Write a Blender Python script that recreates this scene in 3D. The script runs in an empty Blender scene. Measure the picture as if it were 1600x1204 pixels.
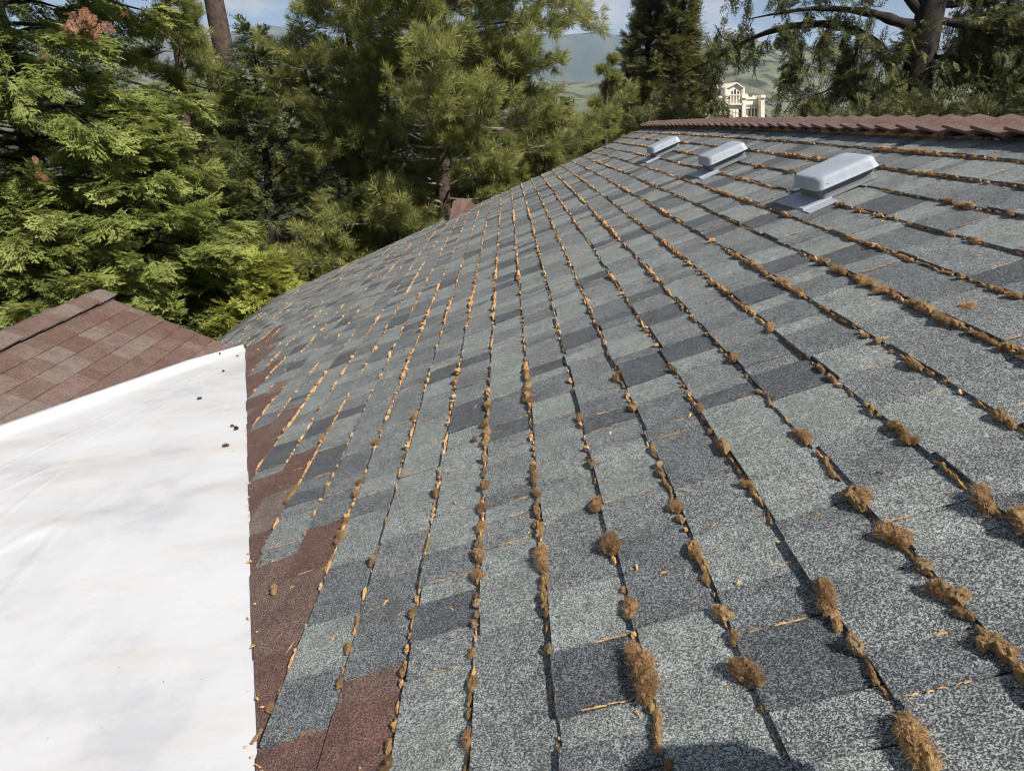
import bpy, math, random
import numpy as np
from mathutils import Vector, Matrix

random.seed(11)
RNG = np.random.default_rng(11)
SC = bpy.context.scene
COL = SC.collection
rad = math.radians

# ------------------------------------------------------------------ camera
FPX = 1120.0
PHI = math.atan(423 / FPX)
PSI = math.asin(10 / math.sqrt(FPX * FPX + 423 ** 2 + 100))
CAMZ = 5.2
cam_data = bpy.data.cameras.new('camera')
cam = bpy.data.objects.new('camera', cam_data)
COL.objects.link(cam)
cam.location = (0, 0, CAMZ)
cam.rotation_euler = (math.pi / 2 - PHI, 0, -PSI)
cam_data.sensor_width = 36
cam_data.lens = 36 * FPX / 1600
cam_data.clip_start = 0.05
cam_data.clip_end = 40000
SC.camera = cam

# ------------------------------------------------------------------ sky and sun
SUN_EL, SUN_AZ = rad(47), rad(48)            # azimuth measured from +X towards -Y
SUNV = Vector((math.cos(SUN_EL) * math.cos(SUN_AZ), -math.cos(SUN_EL) * math.sin(SUN_AZ), math.sin(SUN_EL)))
world = bpy.data.worlds.new('World')
SC.world = world
world.use_nodes = True
wn, wl = world.node_tree.nodes, world.node_tree.links
for n in list(wn):
    wn.remove(n)
w_out = wn.new('ShaderNodeOutputWorld')
w_bg = wn.new('ShaderNodeBackground')
w_bg.inputs['Strength'].default_value = 0.05
sky = wn.new('ShaderNodeTexSky')
sky.sky_type = 'NISHITA'
sky.sun_disc = False
sky.sun_elevation = SUN_EL
sky.sun_rotation = math.atan2(SUNV.x, SUNV.y)
sky.altitude = 600
sky.dust_density = 0.1
sky.air_density = 0.7
sky.ozone_density = 3.0
w_tc = wn.new('ShaderNodeTexCoord')
w_map = wn.new('ShaderNodeMapping')
w_map.inputs['Scale'].default_value = (3, 3, 9)
w_map.inputs['Location'].default_value = (7.3, 4.2, 3.3)
w_noise = wn.new('ShaderNodeTexNoise')
w_noise.inputs['Scale'].default_value = 1.7
w_noise.inputs['Detail'].default_value = 9
w_noise.inputs['Roughness'].default_value = 0.56
w_ramp = wn.new('ShaderNodeValToRGB')
w_ramp.color_ramp.elements[0].position = 0.49
w_ramp.color_ramp.elements[1].position = 0.60
w_noise2 = wn.new('ShaderNodeTexNoise')
w_noise2.inputs['Scale'].default_value = 3.1
w_noise2.inputs['Detail'].default_value = 6
w_ramp2 = wn.new('ShaderNodeValToRGB')
w_ramp2.color_ramp.elements[0].position = 0.35
w_ramp2.color_ramp.elements[0].color = (4.2, 4.7, 5.7, 1)
w_ramp2.color_ramp.elements[1].position = 0.62
w_ramp2.color_ramp.elements[1].color = (10.5, 10.5, 10.7, 1)
w_mix = wn.new('ShaderNodeMix')
w_mix.data_type = 'RGBA'
wl.new(w_tc.outputs['Generated'], w_map.inputs['Vector'])
wl.new(w_map.outputs['Vector'], w_noise.inputs['Vector'])
wl.new(w_map.outputs['Vector'], w_noise2.inputs['Vector'])
wl.new(w_noise.outputs['Fac'], w_ramp.inputs['Fac'])
wl.new(w_noise2.outputs['Fac'], w_ramp2.inputs['Fac'])
wl.new(w_ramp.outputs['Color'], w_mix.inputs['Factor'])
wl.new(sky.outputs['Color'], w_mix.inputs[6])
wl.new(w_ramp2.outputs['Color'], w_mix.inputs[7])
wl.new(w_mix.outputs[2], w_bg.inputs['Color'])
wl.new(w_bg.outputs['Background'], w_out.inputs['Surface'])

sun_data = bpy.data.lights.new('sun', 'SUN')
sun_data.energy = 5.0
sun_data.angle = rad(0.53)
sun_data.color = (1.0, 0.955, 0.89)
sun = bpy.data.objects.new('sun', sun_data)
COL.objects.link(sun)
sun.rotation_euler = SUNV.to_track_quat('Z', 'Y').to_euler()
sun.location = (20, -15, 30)

SC.view_settings.view_transform = 'Standard'
SC.view_settings.look = 'None'
SC.view_settings.exposure = 0.66
SC.view_settings.gamma = 1.0
SC.view_settings.use_curve_mapping = False
SC.cycles.max_bounces = 4
SC.cycles.diffuse_bounces = 3
SC.cycles.transparent_max_bounces = 8
SC.cycles.volume_bounces = 0
SC.cycles.filter_width = 1.1

# ------------------------------------------------------------------ pixel geometry of the viewpoint, used to measure positions
FW = np.array([math.sin(PSI) * math.cos(PHI), math.cos(PSI) * math.cos(PHI), -math.sin(PHI)])
RT = np.array([math.cos(PSI), -math.sin(PSI), 0.0])
UP = np.cross(RT, FW)
CAM = np.array([0, 0, CAMZ])


def ray(px, py):
    return FW + RT * (px - 800) / FPX - UP * (py - 602) / FPX


def at(px, py, depth):
    """point seen at a pixel of the photograph, at a given distance along +Y"""
    d = ray(px, py)
    return CAM + d * (depth / d[1])


def project(P):
    d = np.asarray(P, float) - CAM
    z = d @ FW
    return 800 + FPX * (d @ RT) / z, 602 - FPX * (d @ UP) / z, z


# ------------------------------------------------------------------ helpers: objects
def tag(o, label=None, cat=None, group=None, kind=None):
    if label:
        o['label'] = label
    if cat:
        o['category'] = cat
    if group:
        o['group'] = group
    if kind:
        o['kind'] = kind
    return o


def empty(name, loc=(0, 0, 0)):
    o = bpy.data.objects.new(name, None)
    o.location = loc
    o.empty_display_size = 0.2
    COL.objects.link(o)
    return o


def mesh_np(name, verts, faces=None, tris=None, quads=None, mats=(), midx=None, smooth=False, attrs=None):
    """mesh from numpy arrays; faces: list of lists, or tris (n,3) / quads (n,4)"""
    me = bpy.data.meshes.new(name)
    verts = np.asarray(verts, np.float32).reshape(-1, 3)
    if faces is not None:
        counts = np.array([len(f) for f in faces], np.int32)
        idx = np.array([i for f in faces for i in f], np.int32)
    else:
        arrs, cs = [], []
        for a, k in ((tris, 3), (quads, 4)):
            if a is not None and len(a):
                a = np.asarray(a, np.int32).reshape(-1, k)
                arrs.append(a.ravel())
                cs.append(np.full(len(a), k, np.int32))
        idx = np.concatenate(arrs)
        counts = np.concatenate(cs)
    starts = np.concatenate([[0], np.cumsum(counts)[:-1]]).astype(np.int32)
    me.vertices.add(len(verts))
    me.vertices.foreach_set('co', verts.ravel())
    me.loops.add(len(idx))
    me.loops.foreach_set('vertex_index', idx)
    me.polygons.add(len(counts))
    me.polygons.foreach_set('loop_start', starts)
    me.polygons.foreach_set('loop_total', counts)
    if midx is not None:
        me.polygons.foreach_set('material_index', np.asarray(midx, np.int32))
    me.polygons.foreach_set('use_smooth', np.full(len(counts), bool(smooth)))
    for m in mats:
        me.materials.append(m)
    me.update(calc_edges=True)
    if attrs:
        for k, v in attrs.items():
            a = me.attributes.new(k, 'FLOAT', 'POINT')
            a.data.foreach_set('value', np.asarray(v, np.float32))
    me.validate()
    return me


def obj(name, me, parent=None, loc=None):
    o = bpy.data.objects.new(name, me)
    COL.objects.link(o)
    if loc is not None:
        o.location = loc
    if parent is not None:
        o.parent = parent
    return o


class MB:
    """collects convex pieces into one mesh"""
    def __init__(self):
        self.v, self.f, self.m = [], [], []

    def add(self, verts, faces, m=0):
        b = len(self.v)
        self.v += [tuple(p) for p in verts]
        self.f += [[i + b for i in f] for f in faces]
        self.m += [m] * len(faces)
        return self

    def box(self, x0, x1, y0, y1, z0, z1, m=0):
        v = [(x, y, z) for z in (z0, z1) for y in (y0, y1) for x in (x0, x1)]
        return self.add(v, [[0, 2, 3, 1], [4, 5, 7, 6], [0, 1, 5, 4], [2, 6, 7, 3], [0, 4, 6, 2], [1, 3, 7, 5]], m)

    def prism(self, bottom, top, m=0):
        n = len(bottom)
        f = [list(range(n))[::-1], list(range(n, 2 * n))]
        f += [[i, (i + 1) % n, n + (i + 1) % n, n + i] for i in range(n)]
        return self.add(list(bottom) + list(top), f, m)

    def mesh(self, name, mats, smooth=False):
        return mesh_np(name, self.v, faces=self.f, mats=mats, midx=self.m, smooth=smooth)


def tubes(lines, sides=6):
    """lines: list of (points (n,3), radii (n)) -> verts, quads"""
    V, Q = [], []
    base = 0
    ang = np.arange(sides) * 2 * math.pi / sides
    ca, sa = np.cos(ang), np.sin(ang)
    for pts, r in lines:
        pts = np.asarray(pts, float)
        r = np.asarray(r, float)
        n = len(pts)
        t = np.gradient(pts, axis=0)
        t /= np.linalg.norm(t, axis=1)[:, None] + 1e-9
        ref = np.array([0, 0, 1.0]) if abs(t[0, 2]) < 0.9 else np.array([1.0, 0, 0])
        a = np.cross(t, ref)
        a /= np.linalg.norm(a, axis=1)[:, None] + 1e-9
        b = np.cross(t, a)
        ring = pts[:, None, :] + r[:, None, None] * (ca[None, :, None] * a[:, None, :] + sa[None, :, None] * b[:, None, :])
        V.append(ring.reshape(-1, 3))
        i = np.arange(n - 1)[:, None] * sides
        j = np.arange(sides)[None, :]
        k = (j + 1) % sides
        Q.append(np.stack([i + j, i + k, i + sides + k, i + sides + j], -1).reshape(-1, 4) + base)
        base += n * sides
    return np.concatenate(V), np.concatenate(Q)


def vnoise(x, y, seed=0):
    """smooth 2-D value noise, vectorised"""
    x = np.asarray(x, float)
    y = np.asarray(y, float)
    xi, yi = np.floor(x).astype(np.int64), np.floor(y).astype(np.int64)
    fx, fy = x - xi, y - yi
    fx, fy = fx * fx * (3 - 2 * fx), fy * fy * (3 - 2 * fy)

    def h(a, b):
        n = (a * 374761393 + b * 668265263 + seed * 1442695041) & 0xffffffff
        n = ((n ^ (n >> 13)) * 1274126177) & 0xffffffff
        return ((n ^ (n >> 16)) & 0xffff) / 65535.0
    return (h(xi, yi) * (1 - fx) + h(xi + 1, yi) * fx) * (1 - fy) + (h(xi, yi + 1) * (1 - fx) + h(xi + 1, yi + 1) * fx) * fy


def fbm(x, y, oct=4, seed=0):
    s, a, t = 0, 1.0, 0
    for o in range(oct):
        s = s + a * vnoise(x * 2 ** o, y * 2 ** o, seed + o)
        t += a
        a *= 0.5
    return s / t


# ------------------------------------------------------------------ helpers: materials
def new_mat(name):
    m = bpy.data.materials.new(name)
    m.use_nodes = True
    nt = m.node_tree
    return m, nt.nodes, nt.links, nt.nodes['Principled BSDF']


def ramp(nodes, stops):
    r = nodes.new('ShaderNodeValToRGB')
    e = r.color_ramp.elements
    while len(e) < len(stops):
        e.new(0.5)
    for el, (p, c) in zip(e, stops):
        el.position = p
        el.color = (*c, 1) if len(c) == 3 else c
    return r


def mixc(nodes, links, a, b, fac, mode='MIX'):
    m = nodes.new('ShaderNodeMix')
    m.data_type = 'RGBA'
    m.blend_type = mode
    for sock, val in ((m.inputs[6], a), (m.inputs[7], b), (m.inputs[0], fac)):
        if isinstance(val, bpy.types.NodeSocket):
            links.new(val, sock)
        elif isinstance(val, (int, float)):
            sock.default_value = val
        else:
            sock.default_value = (*val, 1)
    return m.outputs[2]


def noise_node(nodes, links, vec, scale, detail=4, rough=0.5):
    n = nodes.new('ShaderNodeTexNoise')
    n.inputs['Scale'].default_value = scale
    n.inputs['Detail'].default_value = detail
    n.inputs['Roughness'].default_value = rough
    if vec is not None:
        links.new(vec, n.inputs['Vector'])
    return n.outputs['Fac']


def granule_mat(name, dark, mid, light, pos=(0.1, 0.5, 0.93), streak=0.25, tint=None):
    """mineral granules of several shades over the asphalt"""
    m, N, L, b = new_mat(name)
    g = N.new('ShaderNodeNewGeometry')
    v = N.new('ShaderNodeTexVoronoi')
    v.inputs['Scale'].default_value = 560
    L.new(g.outputs['Position'], v.inputs['Vector'])
    sep = N.new('ShaderNodeSeparateColor')
    L.new(v.outputs['Color'], sep.inputs[0])
    r = ramp(N, [(pos[0], dark), (pos[1], mid), (pos[2], light)])
    L.new(sep.outputs[0], r.inputs['Fac'])
    # weathering: slow changes of tone over the sheet
    oi = N.new('ShaderNodeObjectInfo')
    n1 = noise_node(N, L, g.outputs['Position'], 9, 5, 0.6)
    r1 = ramp(N, [(0.30, (1 - streak,) * 3), (0.72, (1 + streak * 0.55,) * 3)])
    L.new(n1, r1.inputs['Fac'])
    c = mixc(N, L, r.outputs['Color'], r1.outputs['Color'], 1.0, 'MULTIPLY')
    nb_ = noise_node(N, L, g.outputs['Position'], 42, 4, 0.65)
    rb_ = ramp(N, [(0.32, (.78, .78, .78)), (0.55, (1.0, 1.0, 1.0)), (0.72, (1.14, 1.14, 1.13))])
    L.new(nb_, rb_.inputs['Fac'])
    c = mixc(N, L, c, rb_.outputs['Color'], 1.0, 'MULTIPLY')
    if tint:
        n2 = noise_node(N, L, g.outputs['Position'], 3.2, 3, 0.5)
        r2 = ramp(N, [(0.45, (0, 0, 0)), (0.7, (1, 1, 1))])
        L.new(n2, r2.inputs['Fac'])
        f = N.new('ShaderNodeMath')
        f.operation = 'MULTIPLY'
        f.inputs[1].default_value = 0.35
        L.new(r2.outputs['Color'], f.inputs[0])
        c = mixc(N, L, c, tint, f.outputs[0])
    L.new(c, b.inputs['Base Color'])
    b.inputs['Roughness'].default_value = 0.85
    bp = N.new('ShaderNodeBump')
    bp.inputs['Strength'].default_value = 0.9
    bp.inputs['Distance'].default_value = 0.0016
    L.new(sep.outputs[1], bp.inputs['Height'])
    L.new(bp.outputs['Normal'], b.inputs['Normal'])
    return m


def plain_mat(name, c0, c1, scale=4, rough=0.7, bump=0.0, bscale=60, spec=0.3, metal=0.0):
    m, N, L, b = new_mat(name)
    tc = N.new('ShaderNodeTexCoord')
    n = noise_node(N, L, tc.outputs['Object'], scale, 5, 0.55)
    r = ramp(N, [(0.3, c0), (0.7, c1)])
    L.new(n, r.inputs['Fac'])
    L.new(r.outputs['Color'], b.inputs['Base Color'])
    b.inputs['Roughness'].default_value = rough
    b.inputs['Specular IOR Level'].default_value = spec
    b.inputs['Metallic'].default_value = metal
    if bump:
        n2 = noise_node(N, L, tc.outputs['Object'], bscale, 4, 0.6)
        bp = N.new('ShaderNodeBump')
        bp.inputs['Strength'].default_value = bump
        bp.inputs['Distance'].default_value = 0.02
        L.new(n2, bp.inputs['Height'])
        L.new(bp.outputs['Normal'], b.inputs['Normal'])
    return m


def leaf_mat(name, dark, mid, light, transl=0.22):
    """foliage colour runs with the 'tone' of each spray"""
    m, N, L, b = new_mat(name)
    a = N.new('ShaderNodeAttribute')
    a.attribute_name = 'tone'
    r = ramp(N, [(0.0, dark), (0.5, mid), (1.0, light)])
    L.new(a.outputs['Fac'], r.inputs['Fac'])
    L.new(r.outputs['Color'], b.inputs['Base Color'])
    b.inputs['Roughness'].default_value = 0.55
    b.inputs['Specular IOR Level'].default_value = 0.3
    t = N.new('ShaderNodeBsdfTranslucent')
    L.new(r.outputs['Color'], t.inputs['Color'])
    mx = N.new('ShaderNodeMixShader')
    mx.inputs[0].default_value = transl
    L.new(b.outputs[0], mx.inputs[1])
    L.new(t.outputs[0], mx.inputs[2])
    L.new(mx.outputs[0], N['Material Output'].inputs['Surface'])
    return m


G_LIGHT = granule_mat('granules_pale_grey', (.045, .050, .050), (.148, .162, .154), (.50, .53, .505), tint=(.19, .215, .19))
G_MID = granule_mat('granules_grey', (.03, .033, .035), (.102, .110, .107), (.43, .455, .445))
G_SLATE = granule_mat('granules_slate', (.023, .026, .028), (.074, .080, .081), (.34, .36, .36))
G_DARK = granule_mat('granules_charcoal', (.016, .018, .021), (.043, .047, .052), (.22, .235, .245))
B_MID = granule_mat('granules_brown', (.036, .021, .016), (.116, .067, .052), (.31, .205, .165))
B_RED = granule_mat('granules_red_brown', (.038, .018, .014), (.112, .053, .041), (.27, .16, .125))
B_TAN = granule_mat('granules_tan_brown', (.055, .038, .030), (.145, .102, .082), (.36, .285, .24))
B_ROSE = granule_mat('granules_rose_brown', (.05, .027, .022), (.14, .083, .068), (.36, .26, .22))
G_CAP = granule_mat('granules_cap_brown', (.042, .022, .016), (.132, .071, .052), (.30, .19, .15))
MAT_DECK = plain_mat('tar_paper', (.010, .010, .011), (.02, .02, .021), 12, 0.95)
MAT_WALL = plain_mat('stucco_wall', (.42, .39, .33), (.50, .47, .40), 3, 0.9, 0.2, 90)
MAT_TRIM = plain_mat('trim_paint', (.06, .065, .07), (.09, .095, .10), 5, 0.5)
MAT_BARK = plain_mat('pine_bark', (.035, .025, .020), (.105, .074, .058), 9, 0.95, 0.9, 22)
MAT_BARK_DARK = plain_mat('dark_bark', (.014, .011, .009), (.040, .032, .026), 8, 0.95, 0.9, 18)
MAT_LIMB = plain_mat('grey_limb', (.10, .088, .076), (.26, .235, .21), 7, 0.9, 0.5, 30)

# ------------------------------------------------------------------ ground
g_m, N, L, b = new_mat('ground_cover')
geo = N.new('ShaderNodeNewGeometry')
n1 = noise_node(N, L, geo.outputs['Position'], 0.35, 8, 0.6)
r = ramp(N, [(0.3, (.022, .020, .013)), (0.55, (.045, .048, .022)), (0.75, (.085, .075, .045))])
L.new(n1, r.inputs['Fac'])
L.new(r.outputs['Color'], b.inputs['Base Color'])
b.inputs['Roughness'].default_value = 0.95
GR = 14000.0
gx = np.concatenate([[-GR, -3000, -800], np.linspace(-200, 200, 41), [800, 3000, GR]])
gy = np.concatenate([[-GR, -3000, -300], np.linspace(-60, 340, 41), [900, 3000, GR]])
GX, GY = np.meshgrid(gx, gy)
GZ = 0.5 * (fbm(GX / 30, GY / 30, 3, 5) - 0.5)
# the land falls away into a broad valley beyond the gardens
GZ = GZ - 22 * np.clip((GY - 60) / 260, 0, 1) ** 1.2
nx, ny = len(gx), len(gy)
ii, jj = np.meshgrid(np.arange(nx - 1), np.arange(ny - 1))
q = (jj * nx + ii).ravel()
ground = obj('ground', mesh_np('ground', np.stack([GX, GY, GZ], -1), quads=np.stack([q, q + 1, q + nx + 1, q + nx], -1), mats=[g_m], smooth=True))
tag(ground, kind='structure')

# ------------------------------------------------------------------ hills across the valley
def hill_range(name, mat, d0, d1, prof, seed, rough_amp, nx=220, nd=60, ang=(-0.85, 0.95)):
    """prof: list of (pixel x, pixel y) of the skyline as seen from the house"""
    pxs = np.array([p[0] for p in prof], float)
    els = []
    for p in prof:
        d = ray(*p)
        els.append(d[2] / math.hypot(d[0], d[1]))
    azs = np.array([math.atan2(ray(p[0], 179)[0], ray(p[0], 179)[1]) for p in prof])
    A = np.linspace(ang[0], ang[1], nx)
    top = np.interp(A, azs, els)
    s = np.linspace(0, 1, nd)
    AA, SS = np.meshgrid(A, s)
    D = d0 + (d1 - d0) * SS
    crest = np.interp(AA, A, top) * d1 + CAMZ
    shape = np.sin(np.clip(SS / 0.82, 0, 1) * math.pi / 2) ** 1.5 * np.where(SS > 0.82, 1 - ((SS - 0.82) / 0.18) ** 2 * 0.35, 1)
    rid = 1 - np.abs(2 * fbm(AA * d1 / (d1 * 0.07), SS * 4, 5, seed) - 1)
    Z = -24 + (crest + 24) * shape + rough_amp * (rid - 0.75) * np.sin(np.clip(SS, 0, 1) * math.pi) + rough_amp * 0.10 * (fbm(AA * 90, SS * 25, 3, seed + 9) - 0.5) * shape
    X, Y = D * np.sin(AA), D * np.cos(AA)
    ii, jj = np.meshgrid(np.arange(nx - 1), np.arange(nd - 1))
    q = (jj * nx + ii).ravel()
    o = obj(name, mesh_np(name, np.stack([X, Y, Z], -1), quads=np.stack([q, q + 1, q + nx + 1, q + nx], -1), mats=[mat], smooth=True))
    tag(o, kind='structure')
    return o


def hill_mat(name, grass0, grass1, wood, lo, hi, scale):
    m, N, L, b = new_mat(name)
    g = N.new('ShaderNodeNewGeometry')
    n1 = noise_node(N, L, g.outputs['Position'], scale, 9, 0.62)
    rr = ramp(N, [(0.35, grass0), (0.65, grass1)])
    n3 = noise_node(N, L, g.outputs['Position'], scale * 0.4, 8, 0.65)
    L.new(n3, rr.inputs['Fac'])
    rw = ramp(N, [(lo, (0, 0, 0)), (hi, (1, 1, 1))])
    L.new(n1, rw.inputs['Fac'])
    c = mixc(N, L, rr.outputs['Color'], wood, rw.outputs['Color'])
    L.new(c, b.inputs['Base Color'])
    b.inputs['Roughness'].default_value = 1.0
    b.inputs['Specular IOR Level'].default_value = 0.0
    return m


HILL_NEAR = hill_mat('hill_pasture', (.105, .122, .060), (.160, .150, .098), (.034, .040, .030), 0.50, 0.57, 0.011)
HILL_FAR = hill_mat('hill_forest', (.045, .06, .03), (.12, .12, .07), (.022, .034, .024), 0.36, 0.54, 0.0016)
hill_range('hills', HILL_NEAR, 1300, 3600, [(-800, 120), (0, 118), (420, 112), (700, 120), (900, 140), (985, 134), (1060, 110), (1110, 86), (1150, 80), (1190, 88), (1250, 100), (1330, 121), (1420, 128), (1600, 124), (2400, 122)], 3, 48)
hill_range('mountains', HILL_FAR, 5200, 9000, [(-800, 70), (0, 62), (300, 70), (440, 60), (520, 72), (700, 66), (880, 72), (940, 69), (990, 80), (1060, 92), (1200, 96), (1290, 86), (1360, 92), (1460, 97), (1530, 86), (1620, 82), (1900, 90), (2400, 84)], 17, 260)

# ------------------------------------------------------------------ roof planes
T = 0.445
TH = math.atan(T)
CT, ST = math.cos(TH), math.sin(TH)
H = 0.877
PK0, PE = -0.3407, 0.143          # first measured course line and the exposure of a course
Y_NEAR, Y_FAR = 0.12, 9.8
K_EAVE, K_TOP = -21, 16


def sag(y):
    return -0.0013 * np.maximum(np.asarray(y, float) - 2, 0) ** 2


def RP(p, y, h=0.0):
    """point on the main roof: p up the slope, y along it, h above the deck"""
    p, y, h = np.broadcast_arrays(np.asarray(p, float), np.asarray(y, float), np.asarray(h, float))
    return np.stack([p * CT - h * ST, y, CAMZ - H + p * ST + h * CT + sag(y)], -1)


def roof_hit(px, py):
    d = ray(px, py)
    s = 0
    for _ in range(40):
        k = (-H + s) / (d[2] - T * d[0])
        s = float(sag(k * d[1]))
    P = CAM + k * d
    return P[0] / CT, P[1]            # p, y


def pk(k):
    return PK0 + PE * k


P_RIDGE = 2.045
P_EAVE = pk(K_EAVE)


def valley_p(y):
    return -0.793 - 0.3985 * (y - 1.727)


def valley_y(p):
    return 1.727 - (p + 0.793) / 0.3985


Y_APEX = 6.02
house = empty('shingled_house', (0, 5, 0))
tag(house, 'long house with a mossy grey shingle roof, brown ridge caps and three vents', 'house')


def keep(o, parent):
    """parent without moving"""
    o.parent = parent
    o.matrix_parent_inverse = Matrix.Translation(parent.location).inverted() if parent.parent is None else Matrix.Identity(4)
    return o


# deck of both slopes; its near slope stops at the valley
YS = np.linspace(Y_NEAR - 0.02, Y_FAR, 40)
mb = MB()
for y0, y1 in zip(YS[:-1], YS[1:]):
    def low(y):
        return max(P_EAVE, valley_p(y) + 0.004) if y < Y_APEX else P_EAVE
    a0, a1 = low(y0), low(y1)
    if y0 < Y_APEX < y1:
        a1 = low(Y_APEX - 1e-3)
    ring = [RP(a0, y0, -.004), RP(P_RIDGE, y0, -.004), RP(P_RIDGE, y1, -.004), RP(a1, y1, -.004)]
    mb.prism([RP(a0, y0, -.06), RP(P_RIDGE, y0, -.06), RP(P_RIDGE, y1, -.06), RP(a1, y1, -.06)], ring)
    # the far slope of the ridge
    rx = P_RIDGE * CT

    def mir(P):
        return (2 * rx - P[0], P[1], P[2])
    t_ = [mir(RP(-2.9, y0, 0)), mir(RP(-2.9, y1, 0)), mir(RP(P_RIDGE - .002, y1, 0)), mir(RP(P_RIDGE - .002, y0, 0))]
    b_ = [mir(RP(-2.9, y0, -.06)), mir(RP(-2.9, y1, -.06)), mir(RP(P_RIDGE - .002, y1, -.06)), mir(RP(P_RIDGE - .002, y0, -.06))]
    mb.prism(b_, t_, 1)
roof_o = obj('roof', mb.mesh('roof_deck', [MAT_DECK, G_MID]))
keep(roof_o, house)
tag(roof_o, label='grey weathered shingle roof with brown shingles along its valley')

# walls below the roof
mb = MB()
xe, xr = P_EAVE * CT + 0.35, P_RIDGE * CT
xw2 = 2 * xr - (-2.9 * CT) - 0.35


def roof_z(x, y):
    x = np.minimum(x, 2 * xr - x)
    return CAMZ - H + T * x - 0.09 + float(sag(y))


for y0, y1 in ((Y_FAR - 0.55, Y_FAR - 0.4), (0.4, 0.55)):
    xl = xe if y0 > 3 else -0.2
    mb.prism([(xl, y0, -0.3), (xw2, y0, -0.3), (xw2, y1, -0.3), (xl, y1, -0.3)], [(xl, y0, roof_z(xl, y0)), (xw2, y0, roof_z(xw2, y0)), (xw2, y1, roof_z(xw2, y1)), (xl, y1, roof_z(xl, y1))])
    mb.prism([(xl, y0, roof_z(xl, y0)), (xl, y1, roof_z(xl, y1)), (xw2, y1, roof_z(xw2, y1)), (xw2, y0, roof_z(xw2, y0))], [(xr - .01, y0, roof_z(xr, y0)), (xr - .01, y1, roof_z(xr, y1)), (xr + .01, y1, roof_z(xr, y1)), (xr + .01, y0, roof_z(xr, y0))])
mb.box(xe, xe + 0.15, 6.2, Y_FAR - 0.551, -0.3, roof_z(xe, Y_FAR))
mb.box(xw2 - 0.15, xw2, 0.551, Y_FAR - 0.551, -0.3, roof_z(xw2, Y_FAR))
keep(obj('wall', mb.mesh('house_wall', [MAT_WALL])), house)
# drip edge and gutter at the eave, bargeboard at the far rake
mb = MB()
for y0, y1 in zip(np.linspace(6.1, Y_FAR, 12)[:-1], np.linspace(6.1, Y_FAR, 12)[1:]):
    A, B = RP(P_EAVE - .02, y0, -.01), RP(P_EAVE - .02, y1, -.01)
    sec = [(-.10, -.02), (-.10, -.11), (0.0, -.11), (0.0, -.012)]
    mb.prism([(A[0] + s[0], y0, A[2] + s[1]) for s in sec], [(B[0] + s[0], y1, B[2] + s[1]) for s in sec])
keep(obj('gutter', mb.mesh('gutter', [MAT_TRIM])), house)
mb = MB()
A, B = RP(P_EAVE, Y_FAR, -.03), RP(P_RIDGE, Y_FAR, -.03)
for (P0, P1) in ((A, B), ((2 * xr - RP(-2.9, Y_FAR, -.03)[0], Y_FAR, RP(-2.9, Y_FAR, -.03)[2]), (B[0] + .004, Y_FAR, B[2]))):
    P0, P1 = np.array(P0), np.array(P1)
    mb.prism([P0 + (0, .003, -.17), P1 + (0, .003, -.17), P1 + (0, .028, -.17), P0 + (0, .028, -.17)], [P0 + (0, .003, 0), P1 + (0, .003, 0), P1 + (0, .028, 0), P0 + (0, .028, 0)])
keep(obj('bargeboard', mb.mesh('bargeboard', [MAT_TRIM])), house)

# ------------------------------------------------------------------ the grey shingles
def clip_valley(poly, off):
    """keep the part of a (p, y) polygon that lies above the valley line"""
    def d(q):
        return q[0] - valley_p(q[1]) - off if q[1] < Y_APEX + 0.3 else 1.0
    out = []
    for i in range(len(poly)):
        a, c = poly[i], poly[(i + 1) % len(poly)]
        da, dc = d(a), d(c)
        if da >= 0:
            out.append(a)
        if (da >= 0) != (dc >= 0):
            t = da / (da - dc)
            out.append((a[0] + (c[0] - a[0]) * t, a[1] + (c[1] - a[1]) * t))
    return out


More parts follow.
